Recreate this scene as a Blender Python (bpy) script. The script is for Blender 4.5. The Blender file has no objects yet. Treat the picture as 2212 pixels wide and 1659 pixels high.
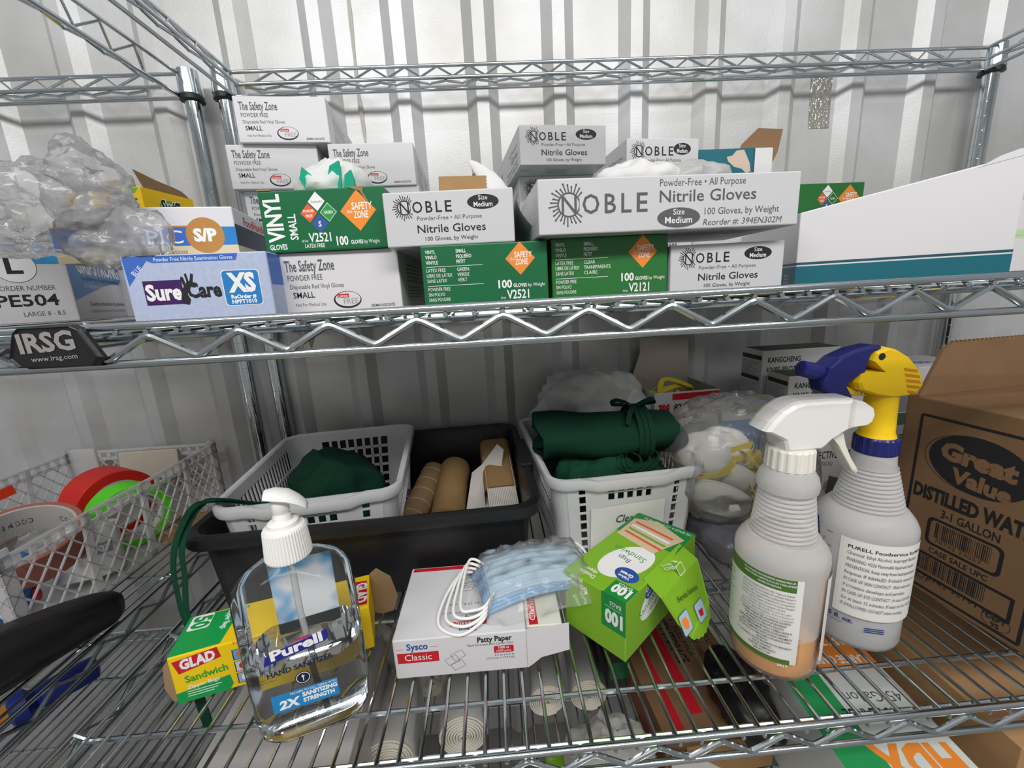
import bpy, bmesh, math, random
from mathutils import Vector, Matrix, noise as mnoise
from math import sin, cos, pi, radians as rad
SC = bpy.context.scene
COL = SC.collection
# ---------------------------------------------------------------- camera, world, lights, exposure
cam_d = bpy.data.cameras.new('camera'); cam = bpy.data.objects.new('camera', cam_d); COL.objects.link(cam)
cam_d.sensor_fit = 'HORIZONTAL'; cam_d.sensor_width = 36.0; cam_d.lens = 36.0 * 888.8 / 2212.0
cam_d.clip_start = 0.01
R3 = ((0.9970563, -0.0541466, -0.0542851), (-0.06464823, -0.21303682, -0.97490303), (0.04122296, 0.97554265, -0.21591018))
mw = Matrix.Identity(4)                      # rows of R3 are the camera's right, down and forward axes
for i in range(3):
    mw[i][0] = R3[0][i]; mw[i][1] = -R3[1][i]; mw[i][2] = -R3[2][i]
cam.matrix_world = mw
SC.camera = cam
W = bpy.data.worlds.new('world'); SC.world = W; W.use_nodes = True
W.node_tree.nodes['Background'].inputs[0].default_value = (0.93, 0.96, 1.0, 1)
W.node_tree.nodes['Background'].inputs[1].default_value = 0.34
SC.view_settings.view_transform = 'Standard'; SC.view_settings.look = 'None'
SC.view_settings.exposure = 0.0; SC.view_settings.gamma = 1.0
SC.view_settings.use_curve_mapping = False
SC.cycles.use_denoising = True
SC.cycles.max_bounces = 8; SC.cycles.transparent_max_bounces = 24
SC.cycles.transmission_bounces = 8; SC.cycles.glossy_bounces = 4; SC.cycles.diffuse_bounces = 3
SC.cycles.caustics_reflective = False; SC.cycles.caustics_refractive = False

def strip_light(name, loc, sx, sy, power, rot=(0, 0, 0), colr=(1, .98, .95)):
    d = bpy.data.lights.new(name, 'AREA'); d.shape = 'RECTANGLE'; d.size = sx; d.size_y = sy
    d.energy = power; d.color = colr
    o = bpy.data.objects.new(name, d); COL.objects.link(o); o.location = loc; o.rotation_euler = rot
    return o
strip_light('ceiling_strip_light', (0.05, 0.03, 1.245), 2.6, 0.07, 3)
strip_light('ceiling_strip_light', (0.0, -0.85, 1.20), 2.6, 0.30, 42, (rad(30), 0, 0))

# ---------------------------------------------------------------- materials
def lin(h):
    h = h.lstrip('#'); o = []
    for i in (0, 2, 4):
        c = int(h[i:i + 2], 16) / 255.0
        o.append(c / 12.92 if c <= 0.04045 else ((c + 0.055) / 1.055) ** 2.4)
    return tuple(o) + (1.0,)
MATS = {}
def mat(key, h=None, rough=0.55, metal=0.0, spec=0.4, bump=0.0, bscale=200.0, var=0.0, vscale=30.0, alpha=1.0, trans=0.0, ior=1.45, coat=0.0, sub=0.0):
    if key in MATS: return MATS[key]
    m = bpy.data.materials.new(key); m.use_nodes = True; MATS[key] = m
    nt = m.node_tree; b = nt.nodes['Principled BSDF']
    b.inputs['Base Color'].default_value = lin(h or '#808080')
    b.inputs['Roughness'].default_value = rough; b.inputs['Metallic'].default_value = metal
    b.inputs['Specular IOR Level'].default_value = spec; b.inputs['IOR'].default_value = ior
    b.inputs['Alpha'].default_value = alpha; b.inputs['Transmission Weight'].default_value = trans
    b.inputs['Coat Weight'].default_value = coat
    if sub:
        b.inputs['Subsurface Weight'].default_value = sub; b.inputs['Subsurface Radius'].default_value = (.01, .01, .01)
    if bump or var:
        tc = nt.nodes.new('ShaderNodeTexCoord')
    if bump:
        n = nt.nodes.new('ShaderNodeTexNoise'); n.inputs['Scale'].default_value = bscale; n.inputs['Detail'].default_value = 3
        bp = nt.nodes.new('ShaderNodeBump'); bp.inputs['Strength'].default_value = bump; bp.inputs['Distance'].default_value = 0.002
        nt.links.new(tc.outputs['Object'], n.inputs['Vector']); nt.links.new(n.outputs['Fac'], bp.inputs['Height'])
        nt.links.new(bp.outputs['Normal'], b.inputs['Normal'])
    if var:
        n = nt.nodes.new('ShaderNodeTexNoise'); n.inputs['Scale'].default_value = vscale; n.inputs['Detail'].default_value = 4
        r = nt.nodes.new('ShaderNodeMixRGB'); r.blend_type = 'MULTIPLY'; r.inputs[0].default_value = 1
        cr = nt.nodes.new('ShaderNodeValToRGB')
        lo = 1 - var
        cr.color_ramp.elements[0].position = .3; cr.color_ramp.elements[1].position = .7
        cr.color_ramp.elements[0].color = (lo, lo, lo, 1); cr.color_ramp.elements[1].color = (1, 1, 1, 1)
        r.inputs[1].default_value = lin(h)
        nt.links.new(tc.outputs['Object'], n.inputs['Vector']); nt.links.new(n.outputs['Fac'], cr.inputs[0])
        nt.links.new(cr.outputs[0], r.inputs[2]); nt.links.new(r.outputs[0], b.inputs['Base Color'])
    return m
def film(key, h, clear=0.7, rough=0.12, gloss=0.25, transl=0.5, bump=0.0, bscale=120.0):
    """thin plastic film: part of the light passes straight through, part scatters, part reflects"""
    if key in MATS: return MATS[key]
    m = bpy.data.materials.new(key); m.use_nodes = True; MATS[key] = m
    nt = m.node_tree; nt.nodes.clear(); N = nt.nodes.new
    out = N('ShaderNodeOutputMaterial'); tr = N('ShaderNodeBsdfTransparent'); df = N('ShaderNodeBsdfDiffuse'); tl = N('ShaderNodeBsdfTranslucent')
    gl = N('ShaderNodeBsdfGlossy'); gl.inputs['Roughness'].default_value = rough; gl.inputs['Color'].default_value = (1, 1, 1, 1)
    df.inputs[0].default_value = lin(h); tl.inputs[0].default_value = lin(h)
    m1 = N('ShaderNodeMixShader'); m1.inputs[0].default_value = transl
    nt.links.new(df.outputs[0], m1.inputs[1]); nt.links.new(tl.outputs[0], m1.inputs[2])
    m2 = N('ShaderNodeMixShader'); m2.inputs[0].default_value = clear
    nt.links.new(m1.outputs[0], m2.inputs[1]); nt.links.new(tr.outputs[0], m2.inputs[2])
    m3 = N('ShaderNodeMixShader'); lw = N('ShaderNodeLayerWeight'); lw.inputs[0].default_value = gloss
    nt.links.new(lw.outputs['Fresnel'], m3.inputs[0]); nt.links.new(m2.outputs[0], m3.inputs[1]); nt.links.new(gl.outputs[0], m3.inputs[2])
    if bump:
        tc = N('ShaderNodeTexCoord'); n = N('ShaderNodeTexNoise'); n.inputs['Scale'].default_value = bscale; n.inputs['Detail'].default_value = 4
        bp = N('ShaderNodeBump'); bp.inputs['Strength'].default_value = bump; bp.inputs['Distance'].default_value = 0.004
        nt.links.new(tc.outputs['Object'], n.inputs['Vector']); nt.links.new(n.outputs['Fac'], bp.inputs['Height'])
        for s in (gl, df): nt.links.new(bp.outputs['Normal'], s.inputs['Normal'])
    nt.links.new(m3.outputs[0], out.inputs[0])
    return m

CHROME = mat('zinc_chrome', '#c4cbcf', rough=0.16, metal=1.0)
CHROME2 = mat('polished_post_chrome', '#c6cdd0', rough=0.1, metal=1.0)
WHITEBOX = mat('white_cardboard', '#d9d8db', rough=0.45, spec=0.4)
GREYBOX = mat('silver_white_cardboard', '#cbcbcf', rough=0.38, spec=0.5)
KRAFT = mat('kraft_cardboard', '#a07f58', rough=0.8, spec=0.2, var=0.1, vscale=60)
KRAFT_DK = mat('brown_carton', '#86694d', rough=0.8, spec=0.2, var=0.12, vscale=25)
KRAFT_IN = mat('brown_board_inside', '#9a8263', rough=0.85, spec=0.1)
INK = mat('black_ink', '#26262a', rough=0.5)
INKG = mat('grey_ink', '#5b5a5e', rough=0.5)
INKL = mat('pale_grey_ink', '#9a9a9e', rough=0.5)
WHITE = mat('white_print', '#f0f0f0', rough=0.5)
GREEN = mat('green_carton', '#14693f', rough=0.35, spec=0.5, var=0.06, vscale=40)
GREEN2 = mat('leaf_green_carton', '#2a7136', rough=0.35, spec=0.5)
ORANGE = mat('orange_print', '#ef8f3a', rough=0.4)
REDOR = mat('red_orange_print', '#e0633c', rough=0.4)
GRN3 = mat('bright_green_print', '#2f9a4b', rough=0.4)
BLUEP = mat('blue_print', '#3a5a9e', rough=0.4)
RED = mat('red_print', '#c8202f', rough=0.45)
TEAL = mat('teal_print', '#1f6776', rough=0.4)
TEALDK = mat('dark_teal_print', '#2c5560', rough=0.4)
BLACKPL = mat('black_plastic', '#1b1b1d', rough=0.42, spec=0.5, bump=0.08, bscale=300)
WHITEPL = mat('white_plastic', '#e2e3e6', rough=0.35, spec=0.5)

# ---------------------------------------------------------------- mesh building
class MB:
    def __init__(s): s.v = []; s.f = []; s.fm = []; s.sm = []; s.ms = []
    def mi(s, m):
        if m not in s.ms: s.ms.append(m)
        return s.ms.index(m)
    def add(s, g, m, smooth=False, M=None):
        vs, fs = g; o = len(s.v); k = s.mi(m)
        s.v += [tuple(M @ Vector(p)) for p in vs] if M is not None else [tuple(p) for p in vs]
        for f in fs: s.f.append(tuple(i + o for i in f)); s.fm.append(k); s.sm.append(smooth)
        return s
    def build(s, name, parent=None, loc=(0, 0, 0), rz=0.0, rot=None, label=None):
        me = bpy.data.meshes.new(name); me.from_pydata(s.v, [], s.f)
        for m in s.ms: me.materials.append(m)
        me.polygons.foreach_set('material_index', s.fm); me.update()
        if any(s.sm): me.set_sharp_from_angle(angle=rad(42))
        me.polygons.foreach_set('use_smooth', s.sm); me.update()
        o = bpy.data.objects.new(name, me); COL.objects.link(o)
        o.location = loc; o.rotation_euler = rot if rot else (0, 0, rz)
        if parent: o.parent = parent
        if label: o['label'] = label
        return o
def tag(o, label, cat, group=None, kind=None):
    if label: o['label'] = label
    if cat: o['category'] = cat
    if group: o['group'] = group
    if kind: o['kind'] = kind
    return o
def thing(name, label, cat, loc=(0, 0, 0), rz=0.0, group=None, rot=None):
    o = bpy.data.objects.new(name, None); COL.objects.link(o); o.empty_display_size = .02
    o.location = loc; o.rotation_euler = rot if rot else (0, 0, rz)
    return tag(o, label, cat, group)
def struct(mb, name, **k):
    o = mb.build(name, **k); o['kind'] = 'structure'; return o
def dup(o, parent=None):
    c = o.copy(); COL.objects.link(c)
    if parent: c.parent = parent
    for ch in list(o.children): dup(ch, c)
    return c

def boxg(x0, y0, z0, x1, y1, z1):
    v = [(x0, y0, z0), (x1, y0, z0), (x1, y1, z0), (x0, y1, z0), (x0, y0, z1), (x1, y0, z1), (x1, y1, z1), (x0, y1, z1)]
    return v, [(0, 3, 2, 1), (4, 5, 6, 7), (0, 1, 5, 4), (1, 2, 6, 5), (2, 3, 7, 6), (3, 0, 4, 7)]
def rbox(x0, y0, z0, x1, y1, z1, r=0.001, seg=1, skip_top=False):
    bm = bmesh.new(); bmesh.ops.create_cube(bm, size=1)
    for v in bm.verts: v.co = Vector((x0 + (v.co.x + .5) * (x1 - x0), y0 + (v.co.y + .5) * (y1 - y0), z0 + (v.co.z + .5) * (z1 - z0)))
    bmesh.ops.bevel(bm, geom=bm.edges[:], offset=r, segments=seg, profile=.5, affect='EDGES')
    vs = [v.co.copy() for v in bm.verts]; bm.verts.index_update()
    fs = [tuple(v.index for v in f.verts) for f in bm.faces]
    if skip_top: fs = [f for f in fs if not all(abs(vs[i].z - z1) < 1e-6 for i in f)]
    bm.free(); return vs, fs
def tube(path, r, n=8, cap=True, closed=False):
    P = [Vector(p) for p in path]; N = len(P); vs = []; fs = []
    rr = r if isinstance(r, (list, tuple)) else [r] * N
    T = []
    for i in range(N):
        a = P[(i - 1) % N] if (closed or i > 0) else P[i]; b = P[(i + 1) % N] if (closed or i < N - 1) else P[i]
        T.append((b - a).normalized())
    ref = Vector((0, 0, 1)) if abs(T[0].z) < .9 else Vector((1, 0, 0))
    U = T[0].cross(ref).normalized()
    for i in range(N):
        U = (U - T[i] * U.dot(T[i])).normalized(); V = T[i].cross(U)
        for k in range(n):
            a = 2 * pi * k / n; vs.append(P[i] + (U * cos(a) + V * sin(a)) * rr[i])
    for i in range(N if closed else N - 1):
        j = (i + 1) % N
        for k in range(n): fs.append((i * n + k, i * n + (k + 1) % n, j * n + (k + 1) % n, j * n + k))
    if cap and not closed:
        fs.append(tuple(range(n))[::-1]); fs.append(tuple((N - 1) * n + k for k in range(n)))
    return vs, fs
def loft(rings, cap0=True, cap1=True):
    n = len(rings[0]); vs = []; fs = []
    for r in rings: vs += [Vector(p) for p in r]
    for i in range(len(rings) - 1):
        for k in range(n): fs.append((i * n + k, i * n + (k + 1) % n, (i + 1) * n + (k + 1) % n, (i + 1) * n + k))
    if cap0: fs.append(tuple(range(n))[::-1])
    if cap1: fs.append(tuple((len(rings) - 1) * n + k for k in range(n)))
    return vs, fs
def circ(r, z, n=32, cx=0, cy=0): return [(cx + r * cos(2 * pi * k / n), cy + r * sin(2 * pi * k / n), z) for k in range(n)]
def lathe(prof, n=32, cx=0, cy=0, cap0=True, cap1=True): return loft([circ(r, z, n, cx, cy) for r, z in prof], cap0, cap1)
def rrect(w, d, r, z, n=6, cx=0, cy=0):
    o = []
    for sx, sy, a0 in ((1, 1, 0), (-1, 1, pi / 2), (-1, -1, pi), (1, -1, 3 * pi / 2)):
        for k in range(n + 1):
            a = a0 + k * pi / 2 / n; o.append((cx + sx * (w / 2 - r) + r * cos(a), cy + sy * (d / 2 - r) + r * sin(a), z))
    return o
def prism(poly, fn, t):
    """extrude a 2-D outline: fn(u, v, e) -> 3-D, e running 0..t"""
    n = len(poly); vs = [fn(u, v, 0) for u, v in poly] + [fn(u, v, t) for u, v in poly]
    fs = [tuple(range(n))[::-1], tuple(range(n, 2 * n))] + [(k, (k + 1) % n, n + (k + 1) % n, n + k) for k in range(n)]
    return vs, fs
def gridg(fn, nu, nv, closed_u=False):
    vs = [fn(i / nu, j / nv) for j in range(nv + 1) for i in range(nu + (0 if closed_u else 1))]
    w = nu if closed_u else nu + 1; fs = []
    for j in range(nv):
        for i in range(nu): fs.append((j * w + i, j * w + (i + 1) % w, (j + 1) * w + (i + 1) % w, (j + 1) * w + i))
    return vs, fs
def ribbon(path, width, t=0.0012, side=(0, 1, 0)):
    """flat strap with thickness along a path"""
    P = [Vector(p) for p in path]; N = len(P); rings = []
    for i in range(N):
        T = (P[min(i + 1, N - 1)] - P[max(i - 1, 0)]).normalized()
        sd = side[i] if isinstance(side, list) else side
        S = Vector(sd); S = (S - T * S.dot(T)).normalized(); Nn = T.cross(S)
        a = S * width / 2; b = Nn * t / 2
        rings.append([P[i] - a - b, P[i] + a - b, P[i] + a + b, P[i] - a + b])
    return loft(rings)
def smooth_path(pts, m=6, closed=False):
    P = [Vector(p) for p in pts]; N = len(P); o = []
    for i in range(N if closed else N - 1):
        p0 = P[(i - 1) % N] if (closed or i > 0) else P[i]; p1 = P[i]; p2 = P[(i + 1) % N]
        p3 = P[(i + 2) % N] if (closed or i + 2 < N) else p2
        for k in range(m):
            t = k / m
            o.append(.5 * ((2 * p1) + (p2 - p0) * t + (2 * p0 - 5 * p1 + 4 * p2 - p3) * t * t + (3 * p1 - p0 - 3 * p2 + p3) * t ** 3))
    if not closed: o.append(P[-1])
    return o
def nz(p, s=1.0, seed=0.0): return mnoise.noise(Vector((p[0] * s + seed, p[1] * s - seed * .7, p[2] * s + seed * 1.3)))
def crumple(g, amp, scale, seed=0.0, ridge=True, zmin=None, oct=3):
    """push vertices along their own normals by (ridged) noise so that a smooth form becomes folds"""
    vs, fs = g; vs = [Vector(v) for v in vs]; nn = [Vector() for _ in vs]
    for f in fs:
        a, b, c = vs[f[0]], vs[f[1]], vs[f[2]]; q = (b - a).cross(c - a)
        for i in f: nn[i] += q
    o = []
    for v, q in zip(vs, nn):
        q = q.normalized() if q.length > 0 else q; h = 0; s = scale; a = 1
        for k in range(oct):
            x = nz(v, s, seed + k * 7.1); h += a * ((1 - 2.6 * abs(x)) if ridge else 2 * x); s *= 2.1; a *= .5
        p = v + q * amp * h * .6
        if zmin is not None and p.z < zmin: p.z = zmin
        o.append(p)
    return o, fs
def ball(c, rx, ry, rz_, nu=40, nv=24, pw=1.0):
    def fn(u, v):
        a = 2 * pi * u; b = pi * (v - .5)
        f = lambda t: math.copysign(abs(t) ** pw, t)
        return Vector((c[0] + rx * f(cos(b)) * f(cos(a)), c[1] + ry * f(cos(b)) * f(sin(a)), c[2] + rz_ * f(sin(b))))
    return gridg(fn, nu, nv, True)

# ---------------------------------------------------------------- lettering and flat print
_TX = {}
def textgeo(s, bold=0.0):
    k = (s, bold)
    if k in _TX: return _TX[k]
    c = bpy.data.curves.new('t', 'FONT'); c.body = s; c.size = 1; c.resolution_u = 2; c.offset = bold; c.fill_mode = 'FRONT'
    o = bpy.data.objects.new('t', c); COL.objects.link(o)
    dg = bpy.context.evaluated_depsgraph_get(); me = bpy.data.meshes.new_from_object(o.evaluated_get(dg))
    vs = [(v.co.x, v.co.y) for v in me.vertices]; fs = [tuple(p.vertices) for p in me.polygons]
    bpy.data.objects.remove(o); bpy.data.curves.remove(c); bpy.data.meshes.remove(me)
    _TX[k] = (vs, fs); return vs, fs
CAP = None
class Print:
    """marks on a surface; fn(u, v, e) in metres on the face, e = height above it"""
    def __init__(s, mb, fn, w=1.0, h=1.0, sub=0): s.mb = mb; s.fn = fn; s.w = w; s.h = h; s.lv = 0; s.sub = sub; s.k = 1.0
    def _e(s): s.lv += 1; return 0.00006 + 0.000008 * s.lv * s.k
    def poly(s, pts, m, frac=True):
        e = s._e(); pts = [(u * s.w, v * s.h) for u, v in pts] if frac else pts
        s.mb.add(([s.fn(u, v, e) for u, v in pts], [tuple(range(len(pts)))]), m)
    def rect(s, u0, v0, u1, v1, m):
        e = s._e(); nu = max(1, s.sub)
        if nu == 1: nu2 = 1
        vs = []; fs = []
        for i in range(nu + 1):
            u = (u0 + (u1 - u0) * i / nu) * s.w
            vs += [s.fn(u, v0 * s.h, e), s.fn(u, v1 * s.h, e)]
        for i in range(nu): fs.append((2 * i, 2 * i + 2, 2 * i + 3, 2 * i + 1))
        s.mb.add((vs, fs), m)
    def rrectp(s, u0, v0, u1, v1, r, m):
        w = (u1 - u0) * s.w; h = (v1 - v0) * s.h
        pts = [(p[0], p[1]) for p in rrect(w, h, r, 0, 4, (u0 + u1) / 2 * s.w, (v0 + v1) / 2 * s.h)]
        s.poly(pts, m, False)
    def ell(s, u, v, ru, rv, m, n=28, rot=0):
        c, q = cos(rot), sin(rot)
        s.poly([(u * s.w + ru * cos(2 * pi * k / n) * c - rv * sin(2 * pi * k / n) * q, v * s.h + ru * cos(2 * pi * k / n) * q + rv * sin(2 * pi * k / n) * c) for k in range(n)], m, False)
    def ring(s, u, v, ru, rv, t, m, n=28):
        e = s._e(); vs = []; fs = []
        for k in range(n):
            a = 2 * pi * k / n
            for q in (0, t): vs.append(s.fn(u * s.w + (ru - q) * cos(a), v * s.h + (rv - q) * sin(a), e))
        for k in range(n): j = (k + 1) % n; fs.append((2 * k, 2 * j, 2 * j + 1, 2 * k + 1))
        s.mb.add((vs, fs), m)
    def line(s, u0, v0, u1, v1, t, m):
        a = Vector((u0 * s.w, v0 * s.h)); b = Vector((u1 * s.w, v1 * s.h)); d = (b - a).normalized(); q = Vector((-d.y, d.x)) * t / 2
        s.poly([tuple(a - q), tuple(b - q), tuple(b + q), tuple(a + q)], m, False)
    def text(s, t, u, v, h, m, w=None, al='l', bold=0.0, rot=0.0, shear=0.0):
        """baseline start (u, v); cap height h and optional width w as fractions of the face"""
        global CAP
        if CAP is None: CAP = max(p[1] for p in textgeo('H')[0])
        vs, fs = textgeo(t, bold); 
        if not vs: return
        x0 = min(p[0] for p in vs); x1 = max(p[0] for p in vs)
        k = h * s.h / CAP; kx = (w * s.w / (x1 - x0)) if w else k
        wd = (x1 - x0) * kx; off = {'l': 0, 'c': -wd / 2, 'r': -wd}[al]
        e = s._e(); c, q = cos(rot), sin(rot); o = []
        for x, y in vs:
            a = (x - x0) * kx + off + shear * y * k; b = y * k
            o.append(s.fn(u * s.w + a * c - b * q, v * s.h + a * q + b * c, e))
        s.mb.add((o, fs), m)
    def lines(s, rows, m, bold=0.0):
        for r in rows: s.text(*r[:4], m, w=(r[4] if len(r) > 4 else None), bold=bold)
    def bars(s, u0, v0, u1, v1, n, m, seed=1):
        R = random.Random(seed); x = u0; st = (u1 - u0) / n
        for i in range(n):
            s.rect(x, v0, x + st * R.uniform(.25, .8), v1, m); s.lv -= 1; x += st
        s.lv += 1
def F_front(w, d, h): return (lambda u, v, e: Vector((u, -e, v))), w, h
def F_right(w, d, h): return (lambda u, v, e: Vector((w + e, u, v))), d, h
def F_left(w, d, h): return (lambda u, v, e: Vector((-e, d - u, v))), d, h
def F_top(w, d, h): return (lambda u, v, e: Vector((u, v, h + e))), w, d
def F_bot(w, d, h): return (lambda u, v, e: Vector((u, d - v, -e))), w, d
def pr(mb, F, wdh): fn, a, b = F(*wdh); return Print(mb, fn, a, b)
# ================================================================= the setting: ribbed metal wall, floor
def wall_material():
    m = bpy.data.materials.new('embossed_galvanised_sheet'); m.use_nodes = True; nt = m.node_tree; b = nt.nodes['Principled BSDF']
    b.inputs['Metallic'].default_value = .3; b.inputs['Roughness'].default_value = .45
    tc = nt.nodes.new('ShaderNodeTexCoord'); n = nt.nodes.new('ShaderNodeTexNoise'); n.inputs['Scale'].default_value = 330; n.inputs['Detail'].default_value = 2
    bp = nt.nodes.new('ShaderNodeBump'); bp.inputs['Strength'].default_value = .16; bp.inputs['Distance'].default_value = .0012
    nt.links.new(tc.outputs['Object'], n.inputs['Vector']); nt.links.new(n.outputs['Fac'], bp.inputs['Height']); nt.links.new(bp.outputs['Normal'], b.inputs['Normal'])
    n2 = nt.nodes.new('ShaderNodeTexNoise'); n2.inputs['Scale'].default_value = 6; n2.inputs['Detail'].default_value = 5
    cr = nt.nodes.new('ShaderNodeValToRGB'); cr.color_ramp.elements[0].color = lin('#bcbcb9'); cr.color_ramp.elements[1].color = lin('#cfd0d3')
    cr.color_ramp.elements[0].position = .35; cr.color_ramp.elements[1].position = .65
    nt.links.new(tc.outputs['Object'], n2.inputs['Vector']); nt.links.new(n2.outputs['Fac'], cr.inputs[0]); nt.links.new(cr.outputs[0], b.inputs['Base Color'])
    return m
WALLM = wall_material()
YW = .893
mb = MB(); prof = []
for k in range(-17, 16):
    x = .190 + k * .1473 - .0612
    prof += [(x, YW), (x + .0192, YW - .0165), (x + .0420, YW - .0165), (x + .0612, YW)]
prof = [(-2.6, YW)] + [p for p in prof if -2.5 < p[0] < 2.4] + [(2.5, YW)]
vs = []; fs = []
for x, y in prof: vs += [(x, y, -1.15), (x, y, 1.3)]
for i in range(len(prof) - 1): fs.append((2 * i, 2 * i + 2, 2 * i + 3, 2 * i + 1))
back = [(x, y + .004) for x, y in prof]
o = len(vs)
for x, y in back: vs += [(x, y, -1.15), (x, y, 1.3)]
for i in range(len(prof) - 1): fs.append((o + 2 * i + 1, o + 2 * i + 3, o + 2 * i + 2, o + 2 * i))
mb.add((vs, fs), WALLM); struct(mb, 'wall_back')
mb = MB(); mb.add(boxg(-2.6, -1.6, -1.19, 2.5, .92, -1.15), mat('grey_concrete', '#a09d98', rough=.8, var=.25, vscale=8)); struct(mb, 'floor')
mb = MB(); mb.add(boxg(-2.6, -1.64, -1.15, 2.5, -1.60, 1.3), mat('pale_painted_sheet', '#e4e4e0', rough=.6, var=.12, vscale=3)); struct(mb, 'wall_front')
# sealant run down one panel seam of the wall
mb = MB()
pth = [(-.2205 + .004 * nz((0, 0, z * 9), 1, 3), YW - .0005, z) for z in [.72 - i * .02 for i in range(24)]]
mb.add(tube(pth, [.0035 + .0025 * nz((0, 0, i * .7), 1, 9) for i in range(24)], 6), mat('grey_sealant', '#c4c2bb', rough=.8)); struct(mb, 'trim_1')
# strip of foil tape on the wall
mb = MB()
FOIL = mat('crinkled_foil', '#d9d4c8', rough=.14, metal=1.0, bump=.9, bscale=170)
g = gridg(lambda u, v: Vector((.6655 + .0435 * u + .003 * (v - .5) * -1, YW - .0008 - .0006 * abs(nz((u * 3, v * 6, 0), 3)), .292 + .094 * v)), 14, 26)
mb.add(g, FOIL, True); mb.add(boxg(.667, YW - .0006, .293, .708, YW - .0001, .385), FOIL)
tag(mb.build('foil_tape'), 'strip of shiny silver foil tape stuck on the ribbed wall', 'tape')

# ================================================================= wire shelving
YF, YR = .285, .855
def post(name, x, y, parent, z0=-1.13, z1=.413, collars=(), label=None):
    prof = [(.0, z0)]; z = z0 + .02; prof.append((.0127, z0))
    while z < z1 - .01:
        prof += [(.0127, z - .0005), (.0123, z - .0002), (.0123, z + .0002), (.0127, z + .0005)]; z += .0254
    prof += [(.0127, z1 - .002), (.010, z1)]
    mb = MB(); mb.add(lathe(prof, 24, x, y), CHROME2, True); p = mb.build('post', parent)
    for zc in collars:
        mb = MB(); mb.add(lathe([(.0142, zc + .003), (.0172, zc + .003), (.0196, zc - .036), (.0175, zc - .038)], 24, x, y), CHROME, True); mb.build('collar', p)
        mb = MB(); mb.add(lathe([(.013, zc - .036), (.0185, zc - .0375), (.0195, zc - .0445), (.013, zc - .046)], 24, x, y), BLACKPL, True); mb.build('sleeve_clip', p)
    return p
def zig(a, b, off, pitch, phase, up, lo, r, axis='x', lead=.03):
    """a bent snake wire between an upper and a lower rail; off = fixed other coordinate"""
    pts = []; k = math.ceil((a + lead - phase) / (pitch / 2))
    while phase + k * pitch / 2 < b - lead:
        t = phase + k * pitch / 2; z = up if k % 2 == 0 else lo; q = 1 if k % 2 == 0 else -1
        for dt, dz in ((-.0035, -.0012 * q), (0, 0), (.0035, -.0012 * q)):
            pts.append((t + dt, off, z + dz) if axis == 'x' else (off, t + dt, z + dz))
        k += 1
    return tube(pts, r, 8)
def frame(mb, x0, x1, dz, flat=False):
    """rails and snakes of one shelf; dz = height shift from the glove shelf"""
    zt, zb = -.0076 + dz, -.0325 + dz
    for y, s in ((YF, -1), (YR, 1)):
        mb.add(tube([(x0, y, zt), (x1, y, zt)], .0029, 10), CHROME, True); mb.add(tube([(x0, y, zb), (x1, y, zb)], .0029, 10), CHROME, True)
        mb.add(zig(x0, x1, y + s * .0008, .0585, .0085, zt - .0068, zb + .0035, .0024), CHROME, True)
    mb.add(tube([(x0 + .02, YF + .011, zt - .0085), (x1 - .02, YF + .011, zt - .0085)], .0022, 8), CHROME, True)
    for y in (.342, .465, .60, .735):
        mb.add(tube([(x0 + .0005, y, zt + .001), (x0 + .014, y, zt - .0075), (x0 + .03, y, zt - .0078), (x1 - .03, y, zt - .0078), (x1 - .014, y, zt - .0075), (x1 - .0005, y, zt + .001)], .0026, 8), CHROME, True)
    for x in (x0, x1):
        mb.add(tube([(x, YF, zt), (x, YR, zt)], .0029, 10), CHROME, True); mb.add(tube([(x, YF, zb), (x, YR, zb)], .0029, 10), CHROME, True)
        mb.add(zig(YF, YR, x, .0585, YF + .0085, zt - .0068, zb + .0035, .0024, 'y'), CHROME, True)
def top_frame(mb, x0, x1):
    zt, zb = .408, .370
    for y, s in ((YF, 1), (YR, -1)):
        yi = y + s * .017; zi = .381
        mb.add(tube([(x0, y, zt), (x1, y, zt)], .0031, 10), CHROME, True); mb.add(tube([(x0, y, zb), (x1, y, zb)], .0031, 10), CHROME, True)
        mb.add(tube([(x0 + .02, yi, zi), (x1 - .02, yi, zi)], .0031, 10), CHROME, True)
        mb.add(zig(x0, x1, yi - s * .002, .0578, .005, zi - .004, zb + .002, .0022), CHROME, True)
        pts = []; k = 0; t = x0 + .045
        while t < x1 - .045: pts.append((t, y + s * (.002 if k % 2 else .015), .4055 if k % 2 else .3835)); t += .0289; k += 1
        mb.add(tube(pts, .0021, 8), CHROME, True)
    for x, s in ((x0, 1), (x1, -1)):
        mb.add(tube([(x, YF, zt), (x, YR, zt)], .0031, 10), CHROME, True); mb.add(tube([(x, YF, zb), (x, YR, zb)], .0031, 10), CHROME, True)
        xi = x + s * .017
        mb.add(tube([(xi, YF + .02, .381), (xi, YR - .02, .381)], .0031, 10), CHROME, True)
        mb.add(zig(YF, YR, xi - s * .002, .0578, YF, .377, zb + .002, .0022, 'y'), CHROME, True)
        pts = []; k = 0; t = YF + .045
        while t < YR - .04: pts.append((x + s * (.002 if k % 2 else .015), t, .4055 if k % 2 else .3835)); t += .0289; k += 1
        mb.add(tube(pts, .0021, 8), CHROME, True)
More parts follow.
